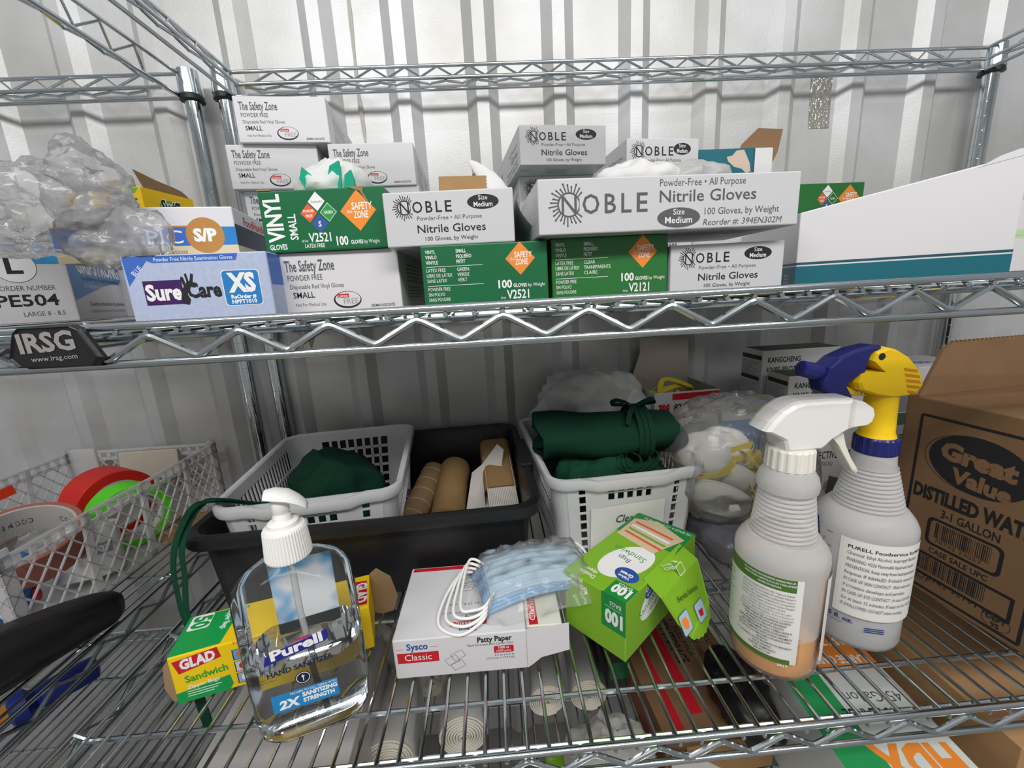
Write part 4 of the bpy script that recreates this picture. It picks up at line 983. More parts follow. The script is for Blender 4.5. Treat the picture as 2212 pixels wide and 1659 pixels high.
for (z, w, d, r) in [(.0015, .082, .044, .019), (.005, .0915, .0525, .021), (.013, .0995, .0595, .022), (.03, .1020, .0620, .023), (.088, .1025, .0625, .024)]: rg.append(rrect(w, d, r, z, 8))
top = [(p[0], p[1], .088 + .006 * nz((p[0], p[1], 0), 60, 5) + (.016 if p[0] > .02 else .002) * max(0, nz((p[0], p[1], 1), 45, 8))) for p in rg[-1]]; rg[-1] = top
rg.append([(p[0] * .6, p[1] * .6, .086 + .004 * nz((p[0], p[1], 0), 70, 2)) for p in top]); mb.add(loft(rg), clear_gel(), True); mb.build('gel', T, label='clear gel filling the lower half')
mb = MB(); mb.add(tube([(0, 0, .186), (0, 0, .12), (.004, .0, .05), (.010, 0, .006)], .0030, 10), film('milky_tube', '#f0f0ee', clear=.45, transl=.5, gloss=.1), True); mb.build('dip_tube', T)
PUMP = mat('ivory_white_plastic', '#f0efec', rough=.4)
mb = MB(); n = 96
def rib(r, z, a): return [((r + (a if k % 2 else -a)) * cos(2 * pi * k / n), (r + (a if k % 2 else -a)) * sin(2 * pi * k / n), z) for k in range(n)]
mb.add(loft([rib(.0200, .1845, .0), rib(.0203, .186, .0003), rib(.0185, .2125, .0003), rib(.0176, .2145, 0), rib(.0135, .2152, 0), rib(.0132, .2195, 0), rib(.0115, .2205, 0)]), PUMP); mb.build('cap', T)
mb = MB(); mb.add(lathe([(.0078, .2195), (.0078, .226), (.0070, .227), (.0070, .2295), (.0078, .2305), (.0073, .241), (.007, .242)], 24), PUMP, True); mb.build('stem', T)
mb = MB()
def hd(x, z, w, t, q): return [(x + 0, w * cos(2 * pi * k / 16), z + t * sin(2 * pi * k / 16) * (1 if sin(2 * pi * k / 16) > 0 else q)) for k in range(16)]
mb.add(loft([hd(-.0115, .2475, .003, .002, 1), hd(-.0105, .2470, .0095, .0050, .6), hd(-.003, .2460, .0125, .0062, .5), hd(.008, .2425, .0120, .0064, .6), hd(.016, .2370, .0095, .0052, .8), hd(.0215, .2315, .0068, .0042, .9), hd(.0225, .2305, .005, .003, 1)]), PUMP, True); mb.build('pump_head', T)
mb = MB(); p = Print(mb, lambda u, v, e: Vector((u, -.0325 - e, v)))
p.poly([(-.029, .0975), (-.027, .1065), (-.0235, .109), (.0265, .1195), (.027, .1105), (.0235, .1075)], PUR, False); p.text('Purell', -.0225, .1015, .0095, WHITE, w=.045, bold=.04, rot=.16, shear=.1)
p.poly([(-.008, .1135), (.0, .1155), (.012, .1165), (.011, .119), (.002, .1175)], PINK, False)
p.text('ADVANCED', -.012, .0945, .0034, INKL, w=.026, rot=.05); p.text('HAND SANITIZER', -.028, .0845, .0052, NAVY, w=.056, bold=.03, rot=.05)
p.ell(.0, .0750, .0068, .0068, NAVY); p.ring(0, .0750, .0059, .0059, .0006, WHITE); p.text('Y', -.0014, .0730, .0040, WHITE, w=.003, bold=.05); p.line(0, .0715, 0, .0785, .0006, WHITE)
p.rect(-.029, .0445, .028, .0640, CYAN); p.text('PROVEN TO KILL GERMS WITH', -.013, .0600, .0024, WHITE, w=.040); p.text('2X', -.024, .0475, .0085, WHITE, w=.0175, bold=.05, shear=.15); p.text('SANITIZING', -.0035, .0545, .0042, WHITE, w=.0305, bold=.05); p.text('STRENGTH', -.0035, .0482, .0042, WHITE, w=.0275, bold=.05)
p.text('REFRESHING GEL', -.013, .0400, .0027, NAVY, w=.032); p.text('Kills 99.99% of Germs*', -.016, .0315, .0029, NAVY, w=.040); p.text('Leaves Hands Feeling Soft', -.019, .0262, .0029, NAVY, w=.045); p.text('33.8 FL OZ (1 L)', -.006, .0125, .0032, INKG, w=.029)
mb.build('front_label', T); mb = MB(); q = Print(mb, lambda u, v, e: Vector((.0525 + e, u, v))); q.poly([(-.008, .050), (.0075, .062), (.0075, .0745), (-.008, .0625)], CYANL, False)
mb.build('side_label', T)
mb = MB(); p = Print(mb, lambda u, v, e: Vector((-.030 + u, .0318 - e, v))); p.rect(.0, .072, .060, .160, cloud_label()); mb.build('back_label', T, label='pale cloud patterned label on the far side, seen through the bottle')

# ---- trigger spray bottles
FROST = film('frosted_bottle_wall', '#ffffff', clear=.45, rough=.3, gloss=.12, transl=.35)
def pround(poly, half, m, mb, y0=0, edge=.86):
    cx = sum(p[0] for p in poly) / len(poly); cz = sum(p[1] for p in poly) / len(poly)
    rr = lambda k, y: [(cx + (u - cx) * k, y0 + y, cz + (v - cz) * k) for u, v in poly]
    mb.add(loft([rr(edge, -half), rr(.96, -half * .86), rr(1, -half * .6), rr(1, half * .6), rr(.96, half * .86), rr(edge, half)]), m, False)
def bottle_profile(r, sh, nb, nt, rt, k=0):
    pf = [(r * .84 - k, 0.0 + k), (r * .93 - k, .0025), (r * .97 - k, .008), (r * .965 - k, .03), (r - k, sh - .014), (r * 1.012 - k, sh - .006), (r * 1.0 - k, sh), (r * .93 - k, sh + .007), (r * .78 - k, sh + .0155)]
    r0 = r * .70; n = 11
    for i in range(n):
        t = i / (n - 1); z = nb + (nt - nb) * t; rr = r0 + (rt - r0) * t; dz = (nt - nb) / n
        pf += [(rr - .0009 - k, z), (rr + .0004 - k, z + dz * .35), (rr + .0004 - k, z + dz * .65)]
    return pf
# first bottle: white trigger head
T = thing('spray_bottle', 'spray bottle with a white trigger head and some orange liquid', 'spray bottle', (.2845, .3650, ZL + .0003))
pf = bottle_profile(.0418, .132, .148, .193, .0240) + [(.0265, .197), (.0272, .203), (.0255, .211), (.0205, .219), (.018, .223)]
WET = film('wet_bottle_wall', '#ffffff', clear=.80, rough=.3, gloss=.12, transl=.35)
mb = MB(); k_ = [i for i, q in enumerate(pf) if q[1] <= .0301]; lo = pf[:len(k_)] + [(.0406, .049)]
mb.add(lathe(lo, 48, cap1=False), WET, True); mb.add(lathe([(.0406, .049)] + pf[len(k_):], 48, cap0=False, cap1=False), FROST, True); mb.build('bottle', T)
mb = MB(); mb.add(lathe([(.0335, .002), (.0378, .006), (.0390, .03), (.0392, .049)], 40), mat('orange_liquid', '#f2a23c', rough=.3)); mb.build('liquid', T, label='orange liquid in the bottom')
IVORY = mat('ivory_cap', '#e6e3d8', rough=.45)
mb = MB(); n = 72
def rib2(r, z, a): return [((r + (a if (k // 2) % 2 else -a)) * cos(2 * pi * k / n), (r + (a if (k // 2) % 2 else -a)) * sin(2 * pi * k / n), z) for k in range(n)]
mb.add(loft([rib2(.0205, .2185, 0), rib2(.0212, .220, .0004), rib2(.0206, .2385, .0004), rib2(.0196, .2405, 0)]), IVORY); mb.build('collar', T)
HW = mat('glossy_white_plastic', '#eae8e6', rough=.25, spec=.5, coat=.3)
mb = MB()
pround([(-0.0372, .2615), (-0.0316, .2700), (-0.0223, .2800), (-0.0112, .2865), (-0.0019, .2885), (0.0279, .2885), (0.0479, .2875), (0.0479, .2590), (0.0409, .2550), (0.0307, .2490), (0.0242, .2420), (0.0205, .2395), (-0.0149, .2395), (-0.0167, .2460), (-0.0181, .2510), (-0.0242, .2550)], .0155, HW, mb); mb.build('trigger_head', T)
mb = MB(); pround([(0.0484, .2865), (0.0595, .2835), (0.0684, .2775), (0.0707, .2705), (0.0688, .2630), (0.0642, .2595), (0.0484, .2580)], .0125, HW, mb); mb.build('nozzle', T)
mb = MB(); pround([(0.0321, .2520), (0.0446, .2570), (0.0493, .2420), (0.0577, .2250), (0.0670, .2110), (0.0656, .2075), (0.0605, .2110), (0.0502, .2270), (0.0409, .2420)], .0070, IVORY, mb, edge=.8); mb.build('trigger', T)
LBL = mat('label_paper', '#e6e5e2', rough=.55); OLIVE = mat('olive_green_print', '#4c7330', rough=.5)
mb = MB(); RL = .0426
def cyl(a0, r): return lambda u, v, e: Vector(((r + e) * cos(a0 + u / r), (r + e) * sin(a0 + u / r), v))
P1 = Print(mb, cyl(rad(150), RL)); P1.sub = 24; P1.k = 14; L = rad(112) * RL
P1.rect(0, .026, L, .121, LBL); P1.rect(.0, .1075, L - .006, .121, OLIVE); P1.rect(0, .026, L - .006, .031, OLIVE); P1.sub = 1
a = rad(40) * RL
for i, t in enumerate(('VEA LA ETIQUETA EN EL RECIPIENTE ORIGINAL PARA LAS', 'INSTRUCCIONES COMPLETAS DE SU USO Y PARA OBTENER', 'INFORMACI\u00d3N ADICIONAL')): P1.text(t, a + (0, .001, .015)[i], .1172 - i * .0035, .0018, WHITE, w=(.046, .046, .02)[i], bold=.02)
rows = ['INSTRUCCIONES PARA SU USO: Haga una limpieza', 'previa de las \u00e1reas incrustadas de suciedad. Aplique la', 'soluci\u00f3n sobre las superficies ambientales duras y', 'no porosas. Para asegurar la desinfecci\u00f3n, las superficies', 'tratadas y debe de mojarse durante 10 minutos. Enjuague', 'o permita que se sequen al aire.', 'En el contacto del producto con los ojos,', 'l\u00e1vese con agua abundante. Si la irritaci\u00f3n se', 'presenta atenci\u00f3n m\u00e9dica. Contiene compuestos', 'CONSERVE ALEJADO DEL ALCANCE DE LOS NI\u00d1OS', 'V\u00c9ASE LA HOJA DE DATOS DE SEGURIDAD', 'DEL PRODUCTO PARA ESTA SOLUCI\u00d3N', 'SIEMPRE ENJUAGUE LA BOTELLA Y D\u00c9JELA SECAR AL', 'AIRE COMPLETAMENTE ANTES DE RELLENARLA.', 'PARA USO COMERCIAL E INSTITUCIONAL \u00daNICAMENTE', 'ESTA BOTELLA NO DEBE USARSE CON NING\u00daN OTRO', 'PRODUCTO.', 'EL CONTENIDO DE ESTE RECIPIENTE FUE PREPARADO', 'PAR EL USUARIO.', 'TEL\u00c9FONO DE EMERGENCIA', '1-800-851-7145']
for i, t in enumerate(rows): P1.text(t, a + .0235, .1032 - i * .0034, .0019, INK if i >= 9 else INKG, w=min(.047, len(t) * .00105), al='c', bold=.015 if i >= 9 else 0)
for i in range(22): P1.rect(.004, .103 - i * .0031, .022 - .005 * (i % 3), .1038 - i * .0031, OLIVE if i % 5 == 0 else INKL)
P1.text('3917', L - .017, .0272, .0026, WHITE, w=.008, bold=.03); P1.text('PRINTED IN THE U.S.A.', L - .0015, .032, .0018, INKG, w=.03, rot=pi / 2)
P2 = Print(mb, cyl(rad(298), RL + .0008)); P2.sub = 12; P2.k = 14; P2.rect(0, .022, rad(45) * RL, .118, LBL)
mb.build('label', T)
# second bottle: blue and yellow trigger head
T = thing('spray_bottle', 'frosted spray bottle with a yellow and navy blue trigger head', 'spray bottle', (.397, .390, ZL + .0003))
mb = MB(); pf = bottle_profile(.0440, .140, .157, .199, .0210) + [(.0200, .200), (.0182, .219)]
mb.add(lathe(pf, 48, cap1=False), FROST, True); mb.build('bottle', T)
mb = MB(); mb.add(lathe([(.0355, .002), (.0400, .006), (.0412, .03), (.0418, .085)], 40), film('clear_liquid', '#c9d0d4', clear=.35, gloss=.1, transl=.4)); mb.build('liquid', T)
NVB = mat('navy_blue_plastic', '#20236a', rough=.3, spec=.5); YLP = mat('sunny_yellow_plastic', '#f3c912', rough=.38, spec=.5); ORS = mat('painted_slot_shade', '#c98a10', rough=.5)
mb = MB(); mb.add(loft([rib2(.0190, .2165, 0), rib2(.0195, .218, .0003), rib2(.0191, .2325, .0003), rib2(.0178, .2345, 0)]), NVB); mb.build('collar', T)
def q2(px, py):
    px = 1900 + (px - 1900) * (.85 if px > 1900 else 1.0)
    return (.314 + (px - 1730) * .000518 - .397 - .0105, -.072 - (py - 745) * .00047 - (px - 1880) * .00002 + .401)
mb = MB(); mb.add(lathe([(.0168, .2340), (.0160, .2365), (.0148, .2390), (.0142, .2600), (.0138, .2850)], 28, -.001), YLP, True); mb.build('neck_column', T)
mb = MB()
pround([q2(*p) for p in ((1857, 752), (1880, 743), (1900, 748), (1930, 764), (1955, 787), (1972, 810), (1976, 826), (1968, 840), (1945, 850), (1905, 853), (1868, 846), (1836, 834), (1829, 818), (1834, 800), (1848, 794), (1880, 795), (1866, 783), (1853, 770))], .0155, YLP, mb, edge=.9)
ph = Print(mb, lambda u, v, e: Vector((u, -.0156 - e, v)))  # shade of the handle's grooves and hole, painted as flat darker marks
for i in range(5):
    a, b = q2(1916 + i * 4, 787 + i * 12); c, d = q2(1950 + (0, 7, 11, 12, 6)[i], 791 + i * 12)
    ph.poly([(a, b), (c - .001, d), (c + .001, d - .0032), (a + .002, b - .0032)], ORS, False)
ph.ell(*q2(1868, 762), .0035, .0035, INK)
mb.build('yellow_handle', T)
mb = MB(); pround([q2(*p) for p in ((1856, 753), (1876, 741), (1862, 740), (1830, 748), (1795, 765), (1776, 785), (1772, 800), (1766, 815), (1772, 838), (1788, 862), (1832, 864), (1812, 830), (1818, 814), (1848, 796), (1852, 772))], .0120, NVB, mb, edge=.9); mb.build('navy_body', T)
mb = MB(); a = q2(1734, 788); b = q2(1785, 802); mb.add(tube([(a[0], 0, a[1]), (a[0] + .001, 0, a[1] - .0003), (b[0], 0, b[1])], [.0062, .0078, .0088], 20), NVB, True); mb.add(tube([(a[0] - .0004, 0, a[1] + .0001), (a[0] + .002, 0, a[1])], .0025, 12), INK, True); mb.build('nozzle', T)
mb = MB(); pround([q2(*p) for p in ((1820, 826), (1850, 842), (1872, 852), (1840, 850), (1812, 838))], .006, YLP, mb, edge=.85); mb.build('trigger', T)
mb = MB(); R2 = .0448
P2 = Print(mb, cyl(rad(203), R2)); P2.sub = 24; P2.k = 14; L = rad(105) * R2; P2.rect(0, .043, L, .132, LBL); P2.sub = 1
P2.text('PURELL Foodservice Surface', .007, .1215, .0036, INK, w=.071, bold=.02)
for i, t in enumerate(('Chemical: Ethyl Alcohol, Isopropyl Alcohol', 'WARNING: H226 Flammable liquid and vapour', 'PREVENTION: Keep away from heat/sparks/open', 'Response: IF INHALED: If inhaled, remove to', 'IN CASE OF SKIN CONTACT : Wash with water', 'if irritation develops and persists.', 'IN CASE OF EYE CONTACT : In case of contact', 'for at least 15 minutes. If easy to do, remove', 'IF SWALLOWED: DO NOT induce vomiting')): P2.text(t, .007, .1145 - i * .0076, .0037, INKG, w=.00152 * len(t))
P3 = Print(mb, cyl(rad(168), R2 - .0004))
for i in range(7): P3.rect(.012, .030 + i * .0165, .019, .0308 + i * .0165, INKG)
P3.text('For 32 fl oz. fill to the lowest ridge', .008, .120, .0028, PUR, w=.058, rot=-pi / 2); P3.text('5 fl. oz.', .024, .034, .0045, PUR, w=.022, bold=.03); P3.text('Purell Dilution', .024, .0295, .0018, PUR, w=.013)
for i in range(3): P3.rect(.056, .032 - i * .0022, .074, .0330 - i * .0022, PUR)
P3.poly([(.0, .066), (.008, .064), (.012, .082), (.010, .098), (.004, .1), (-.002, .092)], PINK, False)
P3.poly([(-.006, .118), (.003, .118), (-.002, .138), (-.006, .138)], PUR, False)
mb.build('label', T)

# ---- brown distilled water carton at the right
def p_water(mb, D):
    w, d, h = D; p = pr(mb, F_left, D); t = .0034
    for a in ((.13, .03, .93, .03), (.13, .915, .93, .915), (.13, .03, .13, .915), (.93, .03, .93, .915)): p.line(*a, t, INK)
    p.ell(.53, .735, .0475, .0335, INK, rot=-.05); p.ring(.50, .735, .0475, .033, .0007, INK)
    p.text('Great', .29, .735, .075, KRAFT_DK, w=.46, bold=.06, rot=-.06); p.text('Value', .38, .635, .065, KRAFT_DK, w=.36, bold=.05, rot=-.06)
    p.text('DISTILLED WATER', .155, .50, .065, INK, w=.80, bold=.05); p.text('3-1 GALLON', .37, .435, .040, INK, w=.36, bold=.02)
    p.rrectp(.29, .275, .77, .42, .007, INK); p.rrectp(.315, .288, .745, .407, .005, KRAFT_DK); p.bars(.35, .32, .71, .40, 30, INK, 2); p.text('78742 23057', .36, .298, .018, INK, w=.3)
    p.text('CASE SALE UPC', .33, .235, .026, INK, w=.38, bold=.02)
    for a in ((.13, .215, .86, .215), (.13, .105, .86, .105), (.86, .1, .86, .22)): p.line(*a, t, INK)
    p.bars(.15, .125, .72, .205, 46, INK, 5); p.text('100 78742 35191 6', .2, .085, .02, INK, w=.55); p.text('Case Qty: 3', .16, .07, .018, INK, w=.2)
    p.ring(.80, .075, .0125, .0098, .0006, INK); p.text('DEPT', .745, .075, .022, INK, w=.11, bold=.03); p.text('95', .775, .045, .022, INK, w=.05, bold=.03)
gv = carton('water_carton', 'brown distilled water carton at the right edge with its flap up', 'box', .5352, .3270, ZL + .0004, 5.5, .40, .1520, .2490, KRAFT_DK, prints=p_water, r=.002)
mb = MB(); mb.add(prism([(.0, 0), (.40, 0), (.39, .062), (.06, .060), (.045, .052)], lambda u, v, e: Vector((u, .139 + e + v * .28, .2492 + v)), .004), KRAFT_DK)
for k in range(50): mb.add(boxg(.062 + k * .0065, .139 + .0175, .3093, .064 + k * .0065, .1600, .3112), KRAFT_IN)
mb.build('top_flap', gv)
# ---- respirator box with its lid up
def p_3m(mb, D):
    w, d, h = D; p = pr(mb, F_front, D)
    p.rect(.27, .925, .99, .985, RED); p.text('3M', .06, .825, .06, RED, w=.17, bold=.08); p.text('8210', .29, .825, .06, INK, w=.24, bold=.03, shear=.15); p.text('Particulate Respirator', .03, .735, .042, INK, w=.72); p.text('not for sanding, grinding, sawing, sweeping', .05, .685, .016, INK, w=.75, bold=.02)
BOARD = mat('grey_board_inside', '#a79f94', rough=.85)
rs = MB(); wdh = (.127, .115, .2050); x1 = .1255
rs.add(rbox(0, 0, 0, .127, .115, .2050, .001, 1, skip_top=True), WHITEBOX); rs.add(loft([rrect(.1255, .1135, .0005, .2049, 1, .0635, .0575), rrect(.1255, .1135, .0005, .150, 1, .0635, .0575)], False, True), BOARD)
p_3m(rs, wdh)
rso = rs.build('respirator_box', None, (.2925, .722, ZL + .0004), rad(3)); tag(rso, 'white respirator mask box with a red stripe, open at the top', 'box')
mb = MB(); mb.add(prism([(.0, 0), (.127, 0), (.125, .092), (.018, .090), (.020, .06)], lambda u, v, e: Vector((u, .1152 + e - .0 * v, .2045 + v)), .0012), BOARD); mb.build('lid', rso)
def cup(name, label, loc, rot, grp, r=.041):
    Tm = thing(name, label, 'mask', loc, 0, grp, rot=rot)
    mb = MB()
    def fn(u, v): a = 2 * pi * u; b = pi / 2 * v; q = cos(b) ** .8; return Vector((r * 1.12 * q * cos(a), r * q * sin(a), r * .75 * sin(b) * (1 + .06 * cos(2 * a))))
    vs, fs = gridg(fn, 36, 12, True); n = len(vs); mb.add((vs + [v * .96 - Vector((0, 0, .0012)) for v in vs], fs + [tuple(i + n for i in f)[::-1] for f in fs]), mat('white_mask_felt', '#dedcd6', rough=.9, spec=.1), True)
    mb.add(tube(circ(r * 1.03, 0, 30), .0016, 6, False, True), mat('white_mask_felt'), True); mb.build('mask_cup', Tm)
    mb = MB()
    for k, (hh, ww) in enumerate(((.026, 1.0), (.036, .85), (.046, .7))):
        mb2 = MB(); mb2.add(ribbon(smooth_path([(-r * ww, 0, .002), (-r * 1.15, -.016 + .016 * k, -.010), (-r * .5, .024 - .02 * k, -hh * .8), (r * .6, -.014 + .014 * k, -hh * .7), (r * 1.15, .012 - .01 * k, -.010), (r * ww, 0, .002)], 6), .0095, .0009, (0, 1, .3)), mat('yellow_elastic', '#e5cf3a', rough=.7), True); mb2.build('strap', Tm)
    for k, (z0, tw_) in enumerate(((.35, .3), (.62, -.2))):
        pts = [fn((.5 + tw_ * .1 + t / 20.0 * .5) % 1.0, max(0.0, z0 * sin(pi * t / 20.0))) * 1.03 + Vector((0, 0, .0012)) for t in range(21)]
        mb2 = MB(); mb2.add(ribbon(pts, .0125, .0009, (0, .3, 1)), mat('yellow_elastic'), True); mb2.build('strap', Tm)
    mb = MB(); mb.add(ribbon([(-.016, -r * .80, .016), (0, -r * .84, .018), (.016, -r * .80, .016)], .005, .0012, (0, .5, 1)), INKL); mb.build('nose_clip', Tm)
for i, (lx, ly, lz, dx, dy, dz) in enumerate(((.332, .562, -.318, -.5, -.55, -.65), (.352, .585, -.292, -.45, -.5, -.7), (.368, .620, -.268, .2, -.35, .9), (.422, .605, -.305, .75, -.5, -.3), (.318, .590, -.268, -.75, -.35, .5))):
    cup('dust_mask', ['white cup mask with yellow straps, frontmost in the clear bag', 'white cup mask with yellow straps, behind the frontmost one in the clear bag', 'white cup mask lying highest in the clear bag', 'white cup mask nearest the white spray bottle in the clear bag', 'white cup mask at the left of the clear bag, mostly straps showing'][i], (lx, ly, lz), Vector((dx, dy, dz)).to_track_quat('Z', 'Y').to_euler(), 'cup masks in the clear bag')
cup('dust_mask', 'cup mask with yellow strap inside the open respirator box', (.352, .780, -.222), (rad(200), 0, .3), None, .040)
mb = MB(); g = crumple(ball((.372, .596, -.276), .108, .084, .098, 70, 44, .85), .012, 20, 6.0); mb.add(g, film('clear_mask_bag_film', '#f2f4f6', clear=.80, rough=.08, gloss=.22, transl=.5, bump=.5, bscale=60), True); tag(mb.build('plastic_bag'), 'clear plastic bag full of white cup masks with yellow straps', 'bag')
# package with an orange label under the mask bag
mb = MB(); g = crumple(ball((.345, .575, -.377), .050, .085, .0235, 50, 30, .6), .006, 22, 14, zmin=ZL + .0006); mb.add(g, film('grey_poly_film', '#8d8c95', clear=.25, rough=.15, gloss=.3, bump=.4), True); pk = mb.build('poly_package'); tag(pk, 'grey plastic package under the bag of cup masks', 'package')
mb = MB(); mb.add(prism([(.0, 0), (.085, .0), (.085, .028), (.0, .028)], lambda u, v, e: Vector((.318 + u, .486 + e - v * .1, -.363 + v)), .0008), ORANGE)
pc = Print(mb, lambda u, v, e: Vector((.318 + u, .486 - e - v * .1, -.363 + v))); pc.text('NEW MEXICO', .006, .0125, .006, INK, w=.05, bold=.04); pc.text('COVID-19 RELIEF', .004, .004, .004, INK, w=.055, bold=.03); pc.poly([(.008, .020), (.02, .023), (.03, .0205), (.042, .0245), (.056, .020)], INK, False)
mb.build('orange_label', pk, label='orange card label')
# ---- protective mask cartons
DKG = mat('forest_print', '#2d4a2b', rough=.5)
def p_kn(mb, D):
    w, d, h = D; p = pr(mb, F_front, D)
    p.text('KANGCHENG', .07, .78, .09, DKG, w=.42, bold=.03); p.text('KN95 PROTECTIVE MASK', .065, .60, .095, INK, w=.82, bold=.015); p.text('GB2626-2019 (NON-MEDICAL)', .065, .50, .055, INKG, w=.56, bold=.01)
    p.rect(.10, .15, .34, .30, DKG); p.text('KN95', .13, .18, .09, WHITE, w=.18, bold=.03); p.ell(.66, .2, .018, .016, INKL); p.poly([(.58, .1), (.72, .06), (.76, .3), (.6, .36)], INKG)
    q = pr(mb, F_left, D); q.rect(.04, .82, .96, .90, DKG); q.rect(.04, .44, .9, .51, DKG)
    for i in range(7): q.rect(.06, .76 - i * .04, .85 - .1 * (i % 3), .772 - i * .04, INKL)
    for i in range(9): q.rect(.06, .39 - i * .038, .9 - .13 * (i % 3), .40 - i * .038, INKL)
    t = pr(mb, F_top, D); t.rect(.005, .005, .995, .93, DKG)
    for i in range(3): t.rect(.3, .3 + i * .12, .75, .32 + i * .12, OLIVE)
KG = 'protective mask cartons at the rear right'
carton('mask_carton', 'white protective mask carton with a green top, rear of the upper two', 'box', .500, .7320, -.2352, 0, .150, .064, .105, WHITEBOX, KG, prints=p_kn)
carton('mask_carton', 'white protective mask carton with a green top, front of the upper two', 'box', .500, .6600, -.2622, -2, .155, .058, .098, WHITEBOX, KG, prints=p_kn)
carton('mask_carton', 'white protective mask carton at shelf level behind the spray bottles', 'box', .498, .6560, ZL + .0004, 0, .150, .062, .1382, WHITEBOX, KG, prints=p_kn)
carton('mask_carton', 'white protective mask carton at shelf level, beside the water carton', 'box', .652, .6500, ZL + .0004, 1, .150, .064, .1382, WHITEBOX, KG, prints=p_kn)
def p_blue(mb, D): p = pr(mb, F_front, D); p.rect(.0, .0, 1, .86, DB); q = pr(mb, F_left, D); q.rect(0, 0, 1, .86, DB); t = pr(mb, F_top, D); t.text('MASKS', .1, .4, .2, INKG, w=.3)
carton('mask_carton', 'blue and white carton under the rear mask carton', 'box', .425, .7250, ZL + .0004, 0, .220, .12, .1650, WHITEBOX, prints=p_blue)
def p_wr(mb, D): t = pr(mb, F_top, D); t.text('VISION', .2, .3, .15, BLU, w=.35, bold=.04)
carton('white_carton', 'plain white carton at the far right behind the water carton', 'box', .812, .735, ZL + .0004, -4, .12, .115, .2190, WHITEBOX, prints=p_wr)
# ================================================================= left crate and its contents
CR = film('milky_crate_plastic', '#ffffff', clear=.35, rough=.3, gloss=.12, transl=.45)
def crate():
    T = thing('crate', 'translucent white lattice crate full of tape rolls on the left unit', 'crate', (-.885, .455, ZL), 0)
    w, d, h = .292, .395, .128
    def panel(L, Pm, name, divs):
        mb = MB(); th = .003
        S = lambda a0, b0, a1, b1: mb.add(prism([(a0, b0), (a1, b0), (a1, b1), (a0, b1)], Pm, th), CR)
        S(0, h - .020, L, h - .014); S(0, h - .004, L, h + .001); S(0, .0, L, .010)
        for i in range(int(L / .018) + 1): S(min(i * .018, L - .006), h - .015, min(i * .018 + .007, L), h - .003)
        for s in (-1, 1):
            c = -h
            while c < L + h:
                pts = []
                a, b = (c, 0), (c + s * h * .75, h - .016)
                # clip to the panel
                (x0, y0), (x1, y1) = a, b
                if x1 != x0:
                    ts = [0, 1]
                    for X in (0, L):
                        t = (X - x0) / (x1 - x0)
                        if 0 < t < 1: ts.append(t)
                    ts.sort()
                    for t0, t1 in zip(ts, ts[1:]):
                        m = x0 + (x1 - x0) * (t0 + t1) / 2
                        if 0 <= m <= L:
                            A = Vector((x0 + (x1 - x0) * t0, y0 + (y1 - y0) * t0)); B = Vector((x0 + (x1 - x0) * t1, y0 + (y1 - y0) * t1))
                            if (B - A).length < .004: continue
                            n = (B - A).normalized(); q = Vector((-n.y, n.x)) * .0010
                            mb.add(prism([tuple(A - q), tuple(B - q), tuple(B + q), tuple(A + q)], Pm, th * .7), CR)
                c += .025
        for k in range(1, divs):
            x = L * k / divs; mb.add(prism([(x - .006, 0), (x + .006, 0), (x + .003 + .012, h), (x - .003 + .010, h)], Pm, th * 1.6), CR)
        mb.build(name, T)
    panel(d, lambda u, v, e: Vector((w - e, u, v)), 'lattice_panel', 4); panel(d, lambda u, v, e: Vector((e, u, v)), 'lattice_panel', 4)
    panel(w, lambda u, v, e: Vector((u, d - e, v)), 'lattice_panel', 2); panel(w, lambda u, v, e: Vector((u, e, v)), 'lattice_panel', 3)
    mb = MB(); mb.add(rbox(0, 0, .0, w, d, .003, .001), CR); mb.build('base', T)
    for cx, cy in ((0, 0), (w, 0), (w, d), (0, d)):
        mb = MB(); sx = 1 if cx == 0 else -1; sy = 1 if cy == 0 else -1
        mb.add(rbox(min(cx, cx + sx * .016), min(cy, cy + sy * .003), 0, max(cx, cx + sx * .016), max(cy, cy + sy * .003), h + .006, .001), CR); mb.add(rbox(min(cx, cx + sx * .003), min(cy, cy + sy * .016), 0, max(cx, cx + sx * .003), max(cy, cy + sy * .016), h + .010, .001), CR)
        if (cx, cy) == (0, d): mb.add(rbox(.0, d - .009, .0, .055, d - .004, h + .008, .001), CR)
        mb.build('corner', T)
crate()
def tape(name, label, loc, rot, ro, ri, wd, mside, mcore, txt=None, grp='tape rolls in the crate'):
    T = thing(name, label, 'tape roll', loc, 0, grp, rot=rot)
    mb = MB(); mb.add(lathe([(ri + .003, -wd / 2), (ro - .001, -wd / 2), (ro, -wd / 2 + .001), (ro, wd / 2 - .001), (ro - .001, wd / 2), (ri + .003, wd / 2)], 48, cap0=False, cap1=False), mside, False); mb.build('tape', T)
    mb = MB(); mb.add(lathe([(ri, -wd / 2), (ri + .0032, -wd / 2), (ri + .0032, wd / 2), (ri, wd / 2), (ri, -wd / 2)], 48, cap0=False, cap1=False), mcore)
    if txt:
        p = Print(mb, lambda u, v, e: Vector(((ri - e) * cos(-u / ri), (ri - e) * sin(-u / ri), v)))
        for k in range(4): p.text(txt, k * ri * 1.55, -wd * .12, wd * .2, INKG, w=ri * 1.0, bold=.02)
    mb.build('core', T)
WC = mat('white_card_core', '#c7c3bd', rough=.8)
tape('tape_roll', 'large bright red tape roll tilted up in the crate', (-.720, .735, -.334), (rad(90), 0, rad(62)), .060, .040, .070, mat('bright_red_tape', '#d8261c', rough=.5), WC)
tape('tape_roll', 'lime green tape roll standing on edge in the crate', (-.652, .690, -.3405), (rad(90), 0, rad(58)), .054, .038, .045, mat('lime_green_tape', '#5fe02a', rough=.5), WC, 'COSI')
